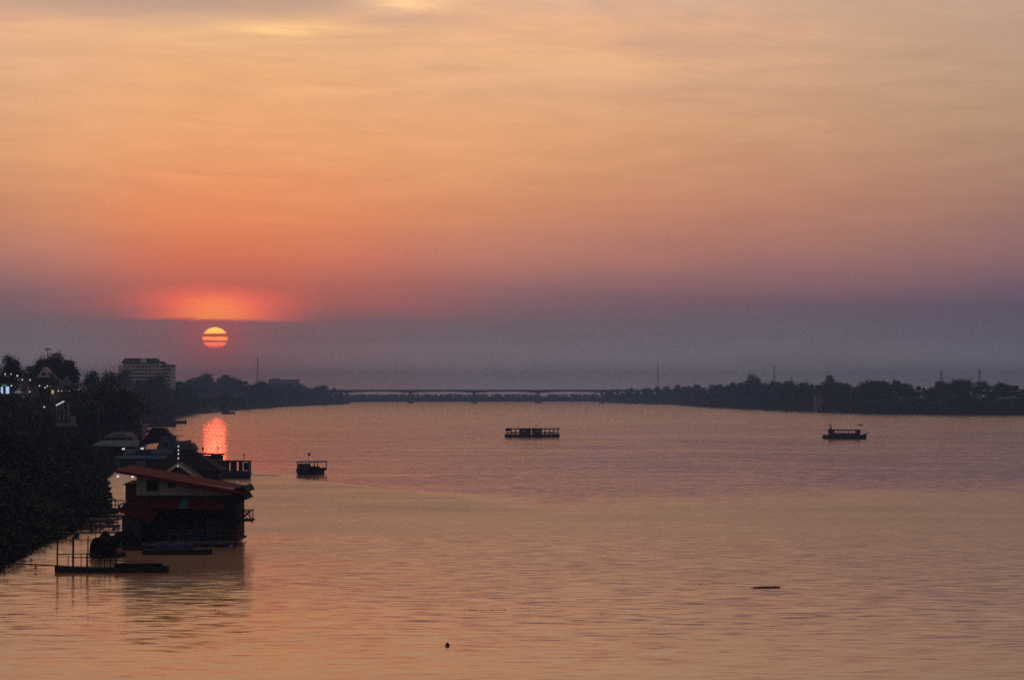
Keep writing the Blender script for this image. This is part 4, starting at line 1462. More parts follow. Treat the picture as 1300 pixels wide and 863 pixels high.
MB().slab((X4(140), -2.5, Z4(538.5)), (X4(186), -2.5, Z4(538.5)), (X4(178), 4, Z4(533.5)), (X4(146), 4, Z4(533.5)), 0.16).build('roof', M['greyroof'], fr4)
MB().tube([(X4(157), 1, Z4(534)), (X4(165.5), 1, Z4(525.5))], 0.2, 6).build('flag_staff', M['greyroof'], fr4)
MB().b2(X4(143), X4(146), -2, -1, Z4(534), Z4(531.5)).build('water_tank', M['pale'], fr4)

# 4) dark roofed house and the tour boat moored behind
D = 412.0
c = P(240, 611, D)
dk = thing('floating_house', 'black roofed floating house behind the white gable finial', 'building', (c.x, c.y, 0))
u5 = D / F_PX
X5 = lambda px: (px - 240) * u5
Z5 = lambda py: P(240, py, D).z
pontoon(dk, X5(196), X5(281), -3, 6)
MB().b2(X5(198), X5(279), -2.4, 5, 0.56, Z5(594)).build('wall', M['wood'], dk)
mb = MB()
z0, z1 = Z5(596), Z5(572)
mb.add([(X5(192), -3.4, z0), (X5(284), -3.4, z0 - 0.1), (X5(284), 6.2, z0), (X5(192), 6.2, z0), (X5(222), 1.0, z1), (X5(246), 1.0, z1), (X5(246), 1.6, z1), (X5(222), 1.6, z1)],
       [(0, 1, 5, 4), (1, 2, 6, 5), (2, 3, 7, 6), (3, 0, 4, 7), (4, 5, 6, 7), (3, 2, 1, 0)])
mb.build('roof', M['blackroof'], dk)
MB().prism([(X5(212), Z5(571.5)), (X5(244), Z5(571.5)), (X5(238), Z5(563)), (X5(218), Z5(563))], 5.0, 9.0).build('upper_roof', M['greyroof'], dk)
MB().b2(X5(214), X5(242), 5.4, 8.6, Z5(596), Z5(571.6)).build('upper_wall', M['navy'], dk)
MB().b2(X5(179), X5(191), -6, -5.2, Z5(600), Z5(584)).build('sheet_panel', M['greyroof'], dk)
mb = MB()
for k in range(8):
    mb.b2(X5(200 + k * 11) - 0.08, X5(200 + k * 11) + 0.08, -3.1, -2.95, 0.5, Z5(596.5))
mb.build_each('post', M['wood'], dk)

# white bargeboard gable with tall finial
D = 305.0
u6 = D / F_PX
c = P(228, 640, D)
gp = thing('entrance_pavilion', 'small pavilion with white gable boards and tall beaded finial behind the red roof', 'pavilion', (c.x, c.y, 0))
X6 = lambda px: (px - 228) * u6
Z6 = lambda py: P(228, py, D).z
pontoon(gp, X6(204), X6(256), -1.5, 3)
for s in (-1, 1):
    a, b = (0, Z6(586.5)), (s * X6(255), Z6(606))
    mb = MB().prism([(a[0], a[1]), (b[0], b[1]), (b[0], b[1] - 0.34), (a[0], a[1] - 0.42)], -1.6, -1.45)
    mb.build('bargeboard', M['pale'], gp)
    MB().slab((a[0], -1.44, a[1] - 0.05), (b[0], -1.44, b[1] - 0.05), (b[0], 3, b[1] - 0.05), (a[0], 3, a[1] - 0.05), 0.12).build('roof', M['darkroof'], gp)
MB().prism([(X6(203), Z6(606)), (X6(253), Z6(606)), (0, Z6(589))], -1.3, -1.2).build('gable_panel', M['wood'], gp)
for s in (-1, 1):
    for y in (-1.2, 2.6):
        MB().b2(s * 2.2 - 0.1, s * 2.2 + 0.1, y - 0.1, y + 0.1, 0.5, Z6(605)).build('post', M['wood'], gp)
prof = [(0.16, 0)]
zt = Z6(562) - Z6(587)
for k in range(9):
    z = zt * (k + 0.5) / 9.5
    prof += [(0.05, z - 0.06), (0.13 * (1 - k / 13), z + 0.03), (0.05, z + 0.12)]
prof.append((0.01, zt))
fin = MB().lathe(prof, (0, -1.5, Z6(587)), 8).build('finial', M['concrete'], gp)
for py in (566, 571, 575.5, 581):
    MB().lathe([(0.02, -0.09), (0.11, 0), (0.02, 0.09)], (0.06, -1.66, Z6(py)), 8).build('fairy_light', M['lampwhite'], fin)
MB().lathe([(0.02, -0.09), (0.1, 0), (0.02, 0.09)], (0.0, -1.72, Z6(591)), 8).build('lamp', M['lampwhite'], gp)

# moored cabin boats right of the dark house
D = shore(607.0)
u7 = D / F_PX
c = P(284, 607, D)
cb = thing('cabin_boat', 'flat roofed cabin boat with open windows poking out past the black roofed house', 'boat', (c.x, c.y, 0), 0)
X7 = lambda px: (px - 284) * u7
Z7 = lambda py: P(284, py, D).z
hull_mesh(X7(319) - X7(250), 3.0, 0.85, 0.4, 0.25, 0.3, 0.25).build('hull', M['navy'], cb)
MB().slab((X7(252), -1.7, Z7(583.5)), (X7(318), -1.7, Z7(584.5)), (X7(318), 1.7, Z7(584.5)), (X7(252), 1.7, Z7(583.5)), 0.2).build('roof', M['darkroof'], cb)
mb = MB()
for x0, x1 in ((252, 290), (293.5, 299.5), (304.0, 307.0), (316.2, 317.8)):
    for s in (-1, 1):
        mb.b2(X7(x0), X7(x1), s * 1.35 - 0.05, s * 1.35 + 0.05, 0.8, Z7(585.8))
mb.b2(X7(252), X7(317.8), -1.38, -1.28, 0.8, Z7(597.5)).b2(X7(252), X7(317.8), 1.28, 1.38, 0.8, Z7(597.5))
mb.b2(X7(290), X7(293.5), -1.38, -1.28, Z7(587), Z7(585.8))
mb.build('cabin', M['navy'], cb)
MB().b2(X7(308), X7(316), 1.25, 1.3, Z7(597), Z7(587)).build('curtain', M['bluedrum'], cb)
flag(cb, X7(309.3), 0, Z7(584.2), 1.35, 0.16, 0.75, 'maroon')
D = shore(600.0)
c = P(262, 600, D)
u8 = D / F_PX
X8 = lambda px: (px - 262) * u8
Z8 = lambda py: P(262, py, D).z
cb2 = thing('cabin_boat', 'dark cabin boat with raised wheelhouse and two flags behind the black roofed house', 'boat', (c.x, c.y, 0), 0)
hull_mesh(X8(284) - X8(236), 3.0, 0.9, 0.4, 0.25, 0.3, 0.4).build('hull', M['maroon'], cb2)
MB().b2(X8(238), X8(282), -1.4, 1.4, 0.8, Z8(578)).build('cabin', M['wood'], cb2)
MB().slab((X8(240), -1.7, Z8(574.5)), (X8(284), -1.7, Z8(575.8)), (X8(284), 1.7, Z8(575.8)), (X8(240), 1.7, Z8(574.5)), 0.22).build('roof', M['darkroof'], cb2)
MB().b2(X8(268), X8(282.5), -1.45, -1.4, Z8(581.5), Z8(577)).build('window', M['glass'], cb2)
flag(cb2, X8(256.5), 0, Z8(574.6), 1.2, 0.28, 0.7, 'maroon')
flag(cb2, X8(276), 0, Z8(575.4), 1.4, 0.2, 0.7, 'redcloth')

# ---------------------------------------------------------------- red roofed floating house
D = 240.0
uh = D / F_PX
c = P(235, 690, D)
rh = thing('floating_house', 'two storey floating house with long sloping red roof and pale green upper wall', 'house', (c.x, c.y, 0))
XH = lambda px: (px - 235) * uh
ZHh = lambda py: P(235, py, D).z
pontoon(rh, XH(160), XH(302), -4.0, 8.0, 0.5)
# upper floor
zf = ZHh(628.5)
MB().prism([(XH(173), zf), (XH(296), zf), (XH(296), ZHh(620.5)), (XH(173), ZHh(601.0))], 0, 6.5).build('wall', M['wall'], rh)
for (x0, x1, y0, y1) in ((186.5, 200, 611, 622.5), (214, 221, 610, 618)):
    wn = MB().b2(XH(x0), XH(x1), -0.03, 0.12, ZHh(y1), ZHh(y0)).build('window', M['glass'], rh)
    mb = MB()
    for (a, b, e, f) in ((x0 - 0.7, x0, y0 - 0.7, y1 + 0.7), (x1, x1 + 0.7, y0 - 0.7, y1 + 0.7), (x0, x1, y0 - 0.7, y0), (x0, x1, y1, y1 + 0.7)):
        mb.b2(XH(a), XH(b), -0.07, -0.032, ZHh(f), ZHh(e))
    mb.build('frame', M['oldwood'], wn)
# main roof: one long slope dropping to the right, tipped towards the river side
r0, r1 = XH(150), XH(312)
zA, zB = ZHh(596.5), ZHh(624.5)
tip = 0.32
mb = MB().slab((r0, -1.1, zA), (r1, -1.1, zB), (r1 - 0.2, 7.2, zB + tip), (r0, 7.2, zA + tip), 0.12)
mb.build('roof', M['redroof'], rh)
MB().slab((r0, -1.16, zA + 0.03), (r1, -1.16, zB + 0.03), (r1, -1.10, zB + 0.03), (r0, -1.10, zA + 0.03), 0.28).build('fascia', M['redroof'], rh)
MB().prism([(XH(298), ZHh(619.5)), (XH(310), ZHh(616.5)), (XH(314.5), ZHh(624.2)), (XH(303), ZHh(624.5))], -0.9, 6.6).build('roof_end', M['blackroof'], rh)
MB().prism([(XH(296), ZHh(628.5)), (XH(307), ZHh(625.8)), (XH(312.5), ZHh(634)), (XH(296), ZHh(633.0))], -0.7, 6.6).build('lower_roof_end', M['blackroof'], rh)
# lower awning roof
MB().slab((XH(170), -2.4, ZHh(643.5)), (XH(286.5), -2.4, ZHh(643.5)), (XH(286.5), -0.05, ZHh(631)), (XH(176), -0.05, ZHh(631)), 0.08).build('awning_roof', M['awning'], rh)
MB().slab((XH(231.5), -2.41, ZHh(643.4)), (XH(241), -2.41, ZHh(643.4)), (XH(241), -0.1, ZHh(631.0)), (XH(231.5), -0.1, ZHh(631.0)), 0.02).build('teal_panel', M['tealpaint'], rh)
MB().b2(XH(173), XH(296), -0.2, 6.3, ZHh(632), zf).build('floor_beam', M['wood'], rh)
# lower floor
MB().b2(XH(180), XH(301), 0.3, 6.5, 0.5, ZHh(632.5)).build('lower_wall', M['wood'], rh)
mb = MB()
for px_ in (178, 196, 214, 232, 250, 268, 286, 301):
    mb.b2(XH(px_) - 0.08, XH(px_) + 0.08, -0.9, -0.74, 0.5, ZHh(640))
mb.build_each('post', M['wood'], rh)
for (x0, x1) in ((206, 214), (228, 236), (262, 272)):
    MB().b2(XH(x0), XH(x1), 0.22, 0.34, 0.6, ZHh(655)).build('door', M['navy'], rh)
mb = MB().b2(XH(183), XH(301), -0.92, -0.86, 1.5, 1.58).b2(XH(183), XH(301), -0.92, -0.86, 1.0, 1.06)
for k in range(24):
    xx = XH(183) + k * (XH(301) - XH(183)) / 23
    mb.b2(xx - 0.03, xx + 0.03, -0.92, -0.86, 0.5, 1.5)
mb.build('railing', M['oldwood'], rh)
# side annex and lean-to on the left
MB().b2(XH(158), XH(173.2), 0.5, 5.5, 0.5, ZHh(613)).build('annex', M['maroon'], rh)
MB().slab((XH(156), 0, ZHh(614.5)), (XH(174), 0, ZHh(613)), (XH(174), 6, ZHh(610.5)), (XH(156), 6, ZHh(612)), 0.1).build('annex_roof', M['darkroof'], rh)
MB().slab((XH(159), -4.6, ZHh(645)), (XH(201), -4.6, ZHh(661)), (XH(205), -2.0, ZHh(647)), (XH(166), -2.0, ZHh(633.5)), 0.09).build('lean_to_roof', M['awning'], rh)
MB().tube([(XH(158.5), -4.6, ZHh(638.8)), (XH(169), -4.0, ZHh(634.6))], 0.1, 6).build('ridge_cap', M['pale'], rh)
MB().b2(XH(163), XH(186), -4.0, -0.9, 0.4, ZHh(651)).build('lean_to_wall', M['navy'], rh)
MB().b2(XH(150), XH(210), -6.2, -4.05, 0.25, 0.42).build('side_deck', M['oldwood'], rh)
# balcony with crossed rails on the right
zb0 = ZHh(660)
MB().b2(XH(300), XH(319.5), 0.2, 3.2, zb0 - 0.14, zb0).build('balcony_floor', M['wood'], rh)
mb = MB()
for yy in (0.3, 3.1):
    mb.tube([(XH(302.5), yy, ZHh(648.5)), (XH(317.5), yy, ZHh(648.5))], 0.05, 5)
    mb.tube([(XH(303), yy, zb0), (XH(316), yy, ZHh(648.5))], 0.05, 5)
    mb.tube([(XH(303), yy, ZHh(648.5)), (XH(316), yy, zb0)], 0.05, 5)
    mb.tube([(XH(316.5), yy, zb0), (XH(316.5), yy, ZHh(648.5))], 0.055, 5)
mb.build('balcony_rail', M['wood'], rh)
MB().tube([(XH(319), 0.6, ZHh(664)), (XH(319), 0.6, zb0)], 0.09, 6).build('balcony_bracket', M['wood'], rh)
for px_, py_ in ((151.5, 604), (170, 604.5)):
    lm = MB().lathe([(0.03, -0.12), (0.13, -0.04), (0.13, 0.05), (0.03, 0.12)], (XH(px_), -1.0, ZHh(py_)), 8).build('lamp', M['lampwhite'], rh)
mb = MB()
for q in range(4):
    mb.lathe([(0.02, -0.05), (0.05, 0), (0.02, 0.05)], (XH(157.0), 0.2, ZHh(617 + q * 2.2)), 6)
mb.build('fairy_lights', M['lampyellow'], rh)

# things standing on the house's deck
for (px_, yy, m_, lb) in [(244, -0.55, 'bluedrum', 'blue drum on the deck of the red roofed house, left of the other drum'), (253, -0.55, 'bluedrum', 'blue drum on the deck of the red roofed house, right of the other drum')]:
    d_ = thing('drum', lb, 'drum', (c.x + XH(px_), c.y + yy, 0.5))
    MB().lathe([(0.28, 0), (0.30, 0.05), (0.30, 0.28), (0.315, 0.3), (0.30, 0.33), (0.30, 0.58), (0.315, 0.6), (0.30, 0.63), (0.30, 0.86), (0.27, 0.9)], n=16).build('body', M[m_], d_)
    MB().lathe([(0.05, 0.9), (0.05, 0.93)], (0.14, 0, 0), 8).build('cap', M['black'], d_)
for k, (px_, top_, m_, lb_) in enumerate(((276, 662, 'bluetarp', 'dark blue cloth hanging under the awning at right of the red roofed house'), (196, 660, 'tealpaint', 'teal cloth hanging under the awning at left of the red roofed house'))):
    cl = thing('hanging_cloth', lb_, 'cloth', (c.x + XH(px_), c.y - 0.72, 0))
    mb = MB()
    vs, fs = [], []
    for yy in (0.0, 0.015):
        for i in range(9):
            for zz in (ZHh(top_), ZHh(top_) - 1.5 + 0.12 * math.sin(i * 1.7)):
                vs.append((-0.5 + i * 0.125, yy + 0.05 * math.sin(i * 1.3), zz))
    for i in range(8):
        fs += [(2 * i, 2 * i + 1, 2 * i + 3, 2 * i + 2), (18 + 2 * i, 18 + 2 * i + 2, 18 + 2 * i + 3, 18 + 2 * i + 1)]
    mb.add(vs, fs).build('cloth', M[m_], cl)
    MB().tube([(-0.7, 0, ZHh(top_) + 0.02), (0.7, 0, ZHh(top_) + 0.02)], 0.02, 5).build('rod', M['steel'], cl)
for k, (px_, r_) in enumerate(((290, 0.42), (183, 0.36))):
    pp_ = thing('potted_plant', ['potted plant on the front deck at the right corner of the red roofed house', 'potted plant on the front deck at the left end of the railing'][k], 'plant', (c.x + XH(px_), c.y - 0.4, 0.5))
    MB().lathe([(0.16, 0), (0.24, 0.35), (0.26, 0.38), (0.22, 0.38)], n=12).build('pot', M['bluedrum'], pp_)
    link('foliage', quads_mesh('foliage', leaf_cloud([(0, 0, 0.38 + r_)], [(r_, r_, r_ * 1.1)], 240, 0.1, RNG, 0.2), M['leaf']), pp_)
for k in range(3):
    cr_ = thing('crate', ['lowest dark crate of the stack on the deck left of the pale table', 'middle dark crate of the stack on the deck left of the pale table', 'topmost dark crate of the stack on the deck left of the pale table'][k], 'crate', (c.x + XH(201) + 0.03 * k, c.y - 0.42, 0.5 + 0.34 * k), 0.1 * k, 'crates stacked on the deck')
    MB().b2(-0.3, 0.3, -0.2, 0.2, 0.0, 0.06).build('base', M['oldwood'], cr_)
    mb = MB()
    for z_ in (0.07, 0.20):
        mb.b2(-0.31, 0.31, -0.215, -0.195, z_, z_ + 0.10).b2(-0.31, 0.31, 0.195, 0.215, z_, z_ + 0.10).b2(-0.31, -0.29, -0.19, 0.19, z_, z_ + 0.10).b2(0.29, 0.31, -0.19, 0.19, z_, z_ + 0.10)
    mb.build('slats', M['oldwood'], cr_)
tbl = thing('deck_table', 'small pale table on the front deck of the red roofed house', 'table', (c.x + XH(222), c.y - 0.45, 0.5))
MB().b2(-0.55, 0.55, -0.35, 0.35, 0.70, 0.74).build('table_top', M['pale'], tbl)
for sx in (-1, 1):
    for sy in (-1, 1):
        MB().b2(sx * 0.5 - 0.025, sx * 0.5 + 0.025, sy * 0.3 - 0.025, sy * 0.3 + 0.025, 0, 0.70).build('leg', M['steel'], tbl)
for k, px_ in enumerate((209, 235)):
    ch = thing('plastic_chair', ['blue plastic chair left of the pale deck table', 'blue plastic chair right of the pale deck table'][k], 'chair', (c.x + XH(px_), c.y - 0.45, 0.5), 0 if k else PI)
    MB().b2(-0.22, 0.22, -0.22, 0.22, 0.42, 0.46).build('seat', M['bluedrum'], ch)
    MB().b2(0.19, 0.23, -0.2, 0.2, 0.46, 0.9).build('backrest', M['bluedrum'], ch)
    for sx in (-1, 1):
        for sy in (-1, 1):
            MB().b2(sx * 0.19 - 0.02, sx * 0.19 + 0.02, sy * 0.19 - 0.02, sy * 0.19 + 0.02, 0, 0.42).build('leg', M['bluedrum'], ch)
bt = thing('barrel_float', 'red barrel floating at the right corner of the red roofed house', 'barrel', (c.x + XH(297.5), c.y + 0.6, 0))
MB().lathe([(0.30, -0.3), (0.34, -0.2), (0.34, 0.25), (0.36, 0.28), (0.34, 0.32), (0.34, 0.85), (0.36, 0.88), (0.34, 0.92), (0.34, 1.25), (0.3, 1.3)], n=16).build('body', M['redplastic'], bt)
MB().tube([(0.3, 0, 1.0), (0.6, 0.3, 1.2)], 0.03, 5).build('lashing', M['rope'], bt)
# umbrella / folded chairs on the terrace as a low boat in front
D = 226.0
c2 = P(258, 696, D)
wb = thing('work_boat', 'dark flat work boat with blue cover tied in front of the red roofed house', 'boat', (P(225, 700, D).x, D, 0), R(2))
hull_mesh(6.6, 1.5, 0.42, 0.2, 0.15, 0.6, 0.8).build('hull', M['wood'], wb)
mb = MB()
vs, fs = [], []
for i in range(9):
    t = i / 8
    for j in range(7):
        s = j / 6
        yv = -0.6 + 1.2 * s
        zv = 0.45 + 0.75 * math.sin(PI * s) ** 0.7 * (0.85 + 0.15 * math.sin(t * 11)) - 0.1 * (t - 0.5) ** 2
        vs.append((-1.9 + 3.4 * t, yv, zv))
for i in range(8):
    for j in range(6):
        a = i * 7 + j
        fs.append((a, a + 7, a + 8, a + 1))
fs.append(tuple(range(7))); fs.append(tuple(56 + k for k in range(6, -1, -1)))
mb.add(vs, fs).build('cover', M['bluetarp'], wb)

# canopy boat left of the house: a dark hooped awning
D = 222.0
c2 = P(138, 704, D)
hb = thing('canopy_boat', 'dark boat with round hooped canopy moored left of the red roofed house', 'boat', (c2.x, c2.y, 0), R(58))
hull_mesh(4.6, 1.5, 0.35, 0.25, 0.2, 0.5, 0.9).build('hull', M['wood'], hb)
mb = MB()
n = 12
vs = []
for x in (-1.75, 0.25):
    for r in (1.0, 0.95):
        for k in range(n + 1):
            a = PI * k / n
            vs.append((x, 0.78 * r * math.cos(a), 0.35 + 1.55 * r * math.sin(a) ** 0.8))
m1 = n + 1
fs = []
for k in range(n):
    fs.append((k, k + 1, 2 * m1 + k + 1, 2 * m1 + k))
    fs.append((m1 + k + 1, m1 + k, 3 * m1 + k, 3 * m1 + k + 1))
    fs.append((k, m1 + k, m1 + k + 1, k + 1))
    fs.append((2 * m1 + k, 2 * m1 + k + 1, 3 * m1 + k + 1, 3 * m1 + k))
mb.add(vs, fs).build('canopy', M['black'], hb)
MB().b2(-1.7, 0.2, -0.6, 0.6, 0.36, 0.5).build('cargo', M['black'], hb)
MB().tube([(1.2, 0, 0.4), (1.9, 0, 1.5)], 0.04, 5).build('pole', M['oldwood'], hb)


D = 233.0
c3 = P(150, 695, D)
hp = thing('covered_raft', 'black tarpaulin covered heap on a raft between hooped boat and red roofed house', 'raft', (c3.x, D, 0))
MB().b2(-2.3, 2.3, -1.2, 1.2, 0.14, 0.36).build('deck', M['wood'], hp)
mb = MB()
for k in range(4):
    mb.tube([(-2.0 + k * 1.33, -1.1, -0.05), (-2.0 + k * 1.33, 1.1, -0.05)], 0.24, 8)
mb.build('floats', M['black'], hp)
vs, fs = [], []
na, nb = 18, 8
for i in range(na + 1):
    for j in range(nb + 1):
        tx, ty = i / na, j / nb
        env = (math.sin(PI * tx) ** 0.45) * (math.sin(PI * ty) ** 0.5)
        zz = 0.37 + env * (1.45 + 0.45 * math.sin(tx * 9.0 + 1) + 0.2 * math.sin(tx * 23 + ty * 6) + 0.12 * math.sin(ty * 17))
        vs.append((-2.1 + 4.2 * tx, -1.05 + 2.1 * ty, zz))
for i in range(na):
    for j in range(nb):
        a = i * (nb + 1) + j
        fs.append((a, a + nb + 1, a + nb + 2, a + 1))
MB().add(vs, fs).build('tarpaulin', M['black'], hp)
MB().tube([(-2.0, -1.1, 0.3), (-1.95, -1.1, 2.6)], 0.04, 5).build('pole', M['wood'], hp)

# walkways from the bank
def walkway(a, b, w, label, rail=True, dense=True):
    a, b = Vector(a), Vector(b)
    t = thing('walkway', label, 'walkway', a)
    v = b - a
    L = v.length
    side = Vector((-v.y, v.x, 0)).normalized() * (w / 2)
    MB().slab(-side, v - side, v + side, side, 0.12).build('deck', M['oldwood'], t)
    if rail:
        for s in (-1, 1):
            o = side * s
            mb = MB().tube([o + Vector((0, 0, 1.0)), v * 0.33 + o + Vector((0, 0, 0.93)), v * 0.66 + o + Vector((0, 0, 1.04)), v + o + Vector((0, 0, 0.97))], 0.045, 5)
            n = int(L / 0.9)
            for k in range(n + 1):
                p = v * (k / n) + o
                mb.tube([p, p + Vector((0, 0, 1.0))], 0.035, 4)
            mb.build('railing', M['wood'], t)
    mb = MB()
    n = max(2, int(L / 2.2))
    for k in range(n):
        p = v * ((k + 0.5) / n)
        mb.tube([p - side * 0.9 + Vector((0, 0, -0.35)), p + side * 0.9 + Vector((0, 0, -0.35))], 0.28, 8)
    mb.build('floats', M['bluedrum'], t)
    return t


p = lambda px, py, z=0.55: Vector((P(px, py, CAM_H * F_PX / (py - HORIZON)).x, CAM_H * F_PX / (py - HORIZON), z))
walkway(p(70, 652), p(158, 650), 1.2, 'floating walkway with wavy handrail leading to the back of the red roofed house')
walkway(p(34, 662), p(150, 664), 1.6, 'middle floating walkway, low and cluttered, left of the red roofed house', True)
walkway(p(44, 682), p(150, 681), 1.5, 'nearest floating walkway from the bank to the red roofed house', True)

# clutter on the walkways: fish cages, crates, plant tubs
spots = [(98, 658, 'cage'), (112, 659, 'cage'), (127, 657, 'cage'), (140, 658, 'cage'), (86, 668, 'cage'), (118, 670, 'cage'), (133, 671, 'cage'), (74, 673, 'cage'), (104, 674, 'cage')]
names = ['left end of the back row', 'second in the back row', 'third in the back row', 'right end of the back row', 'left of the middle row', 'middle of the middle row', 'right of the middle row', 'leftmost near the bank', 'nearest the hooped boat']
for (px_, py_, k_), nm in zip(spots, names):
    q = p(px_, py_, 0.0)
    t = thing('fish_cage', 'dark floating fish cage between the walkways, ' + nm, 'fish cage', q, random.uniform(-0.1, 0.1), 'floating fish cages by the walkways')
    w_, d_ = random.uniform(1.0, 1.5), random.uniform(2.4, 3.4)
    mb = MB()
    for s in (-1, 1):
        mb.b2(s * w_ - 0.12, s * w_ + 0.12, -d_ / 2, d_ / 2, 0.2, 0.42)
        mb.b2(-w_ + 0.13, w_ - 0.13, s * d_ / 2 - 0.12, s * d_ / 2 + 0.12, 0.22, 0.40)
    mb.build('frame', M['oldwood'], t)
    mb = MB()
    for s in (-1, 1):
        mb.tube([(s * w_, -d_ / 2, 0.02), (s * w_, d_ / 2, 0.02)], 0.22, 8)
    mb.build('floats', M['bluedrum'], t)
    mb = MB()
    for sx in (-1, 1):
        for sy in (-1, 1):
            mb.tube([(sx * w_ * 0.95, sy * d_ * 0.45, 0.3), (sx * w_ * 0.95, sy * d_ * 0.45, 1.0)], 0.04, 4)
    for kx in range(9):
        x = -w_ * 0.95 + kx * w_ * 1.9 / 8
        mb.tube([(x, -d_ * 0.45, 0.95), (x, d_ * 0.45, 0.95)], 0.015, 3)
    for ky in range(7):
        y = -d_ * 0.45 + ky * d_ * 0.9 / 6
        mb.tube([(-w_ * 0.95, y, 0.95), (w_ * 0.95, y, 0.95)], 0.015, 3)
    mb.build('net', M['rope'], t)
# floating hyacinth by the bank and dark tubs
for k, (px_, py_, r_) in enumerate([(92, 651, 0.7), (128, 646.5, 0.6), (122, 647, 0.5)]):
    q = p(px_, py_, 0.0)
    hz_ = max(hz(q.x, q.y), 0.0)
    t = thing('potted_shrub', ['low shrub in a floating tub at the bank end of the back walkway', 'round shrub in a tub on the house end of the back walkway', 'smaller round shrub in a tub beside it on the back walkway'][k], 'plant', (q.x, q.y, hz_ + 0.45))
    MB().lathe([(0.28, -0.6), (0.38, 0.0), (0.4, 0.2), (0.36, 0.22)], n=12).build('tub', M['black'], t)
    link('foliage', quads_mesh('foliage', leaf_cloud([(0, 0, 0.2 + r_ * 0.7)], [(r_, r_, r_ * 0.7)], 260, 0.13, RNG, 0.2), M['cover']), t)
q = P(88.5, 642.5, 300)
t = thing('garden_lamp', 'small yellowish lamp on a stake at the water edge by the back walkway', 'lamp', (q.x, q.y, max(0, hz(q.x, q.y))))
zq_ = q.z - t.location.z
MB().tube([(0, 0, -1), (0, 0, zq_)], 0.03, 5).build('stake', M['wood'], t)
MB().lathe([(0.02, -0.1), (0.09, 0), (0.02, 0.1)], (0, 0, zq_), 8).build('lamp_head', M['lampyellow'], t)

# ---------------------------------------------------------------- long boat with lift net frame, nearest the viewer
D = shore(726.0)
ul = D / F_PX
c = P(142, 726, D)
XL = lambda px: (px - 142) * ul
ZL = lambda py: P(142, py, D).z
lb = thing('fishing_raft', 'long low black fishing raft with thin upright poles, nearest boat of all', 'raft', (c.x, c.y, 0), R(-1.5))
mb = MB()
n = 20
rows = []
for i in range(n + 1):
    t = i / n
    q = 2 * t - 1
    b = 0.62 * (1 - 0.45 * abs(q) ** 4)
    z = 0.42 + 0.16 * abs(q) ** 3
    kz = -0.25 * (1 - abs(q) ** 3) + 0.02
    x = XL(70) + (XL(214) - XL(70)) * t
    rows.append([(x, -b, z), (x, -b * 0.85, kz), (x, b * 0.85, kz), (x, b, z)])
vs = [v for r in rows for v in r]
fs = []
for i in range(n):
    for k in range(3):
        fs.append((i * 4 + k, (i + 1) * 4 + k, (i + 1) * 4 + k + 1, i * 4 + k + 1))
    fs.append((i * 4 + 3, (i + 1) * 4 + 3, (i + 1) * 4, i * 4))
fs.append((0, 1, 2, 3)); fs.append(tuple(n * 4 + k for k in (3, 2, 1, 0)))
mb.add(vs, fs).build('hull', M['wood'], lb)
MB().b2(XL(146), XL(206), -0.4, 0.4, 0.44, 0.74).build('deck_box', M['black'], lb)
MB().tube([(XL(150), -0.5, 1.0), (XL(198), -0.5, 1.02)], 0.03, 5).build('pole_rail', M['oldwood'], lb)
MB().box((XL(214.2), 0, 0.48), (0.08, 0.75, 0.28)).build('transom_plate', M['oldwood'], lb)
for (px_, top_, r_, y_) in ((72, 677, 0.07, 0.1), (91.5, 681, 0.09, 0.3), (111.5, 680, 0.055, -0.1)):
    MB().tube([(XL(px_), y_, -0.6), (XL(px_) + 0.02, y_, ZL(top_))], r_, 6).build('pole', M['wood'], lb)
for (px_, top_) in ((87.5, 705), (94.5, 704), (104, 702), (111, 702), (128, 704), (134, 706), (141, 704), (149, 706)):
    MB().tube([(XL(px_), -0.4, 0.4), (XL(px_), -0.4, ZL(top_))], 0.04, 5).build('stanchion', M['wood'], lb)
MB().tube([(XL(72), 0.1, ZL(704)), (XL(92), -0.2, ZL(703)), (XL(122), -0.3, ZL(702))], 0.045, 5).build('crossbar', M['wood'], lb)
MB().tube([(XL(92), -0.42, ZL(707)), (XL(152), -0.42, ZL(706.5))], 0.04, 5).build('crossbar', M['wood'], lb)
MB().tube([(XL(124), -0.42, ZL(711)), (XL(154), -0.42, ZL(710.5))], 0.035, 5).build('crossbar', M['wood'], lb)
mb = MB()
for k in range(16):
    x = XL(122 + k * 2)
    mb.tube([(x, -0.44, 0.42), (x + 0.12 * math.sin(k), -0.44, ZL(707))], 0.009, 3)
for k in range(5):
    mb.tube([(XL(122), -0.44, 0.5 + k * 0.17), (XL(152), -0.44, 0.5 + k * 0.17)], 0.009, 3)
mb.build('net', M['rope'], lb)

# boom from the bank to the raft
a = P(-20, 714.5, D + 4); b = P(71, 717.5, D)
bo = thing('bamboo_boom', 'thin straight bamboo boom from the bank to the long fishing raft', 'boom', (a.x, a.y, 0))
MB().tube([(0, 0, 0.62), ((b.x - a.x) * 0.5, (b.y - a.y) * 0.5, 0.56), (b.x - a.x, b.y - a.y, 0.55)], 0.06, 6).build('boom', M['wood'], bo)
for t in (0.35, 0.72):
    MB().tube([((b.x - a.x) * t, (b.y - a.y) * t - 0.15, 0.28), ((b.x - a.x) * t, (b.y - a.y) * t + 0.15, 0.28)], 0.09, 8).tube([((b.x - a.x) * t, (b.y - a.y) * t, 0.2), ((b.x - a.x) * t, (b.y - a.y) * t, 0.58)], 0.03, 5).build('float', M['black'], bo)

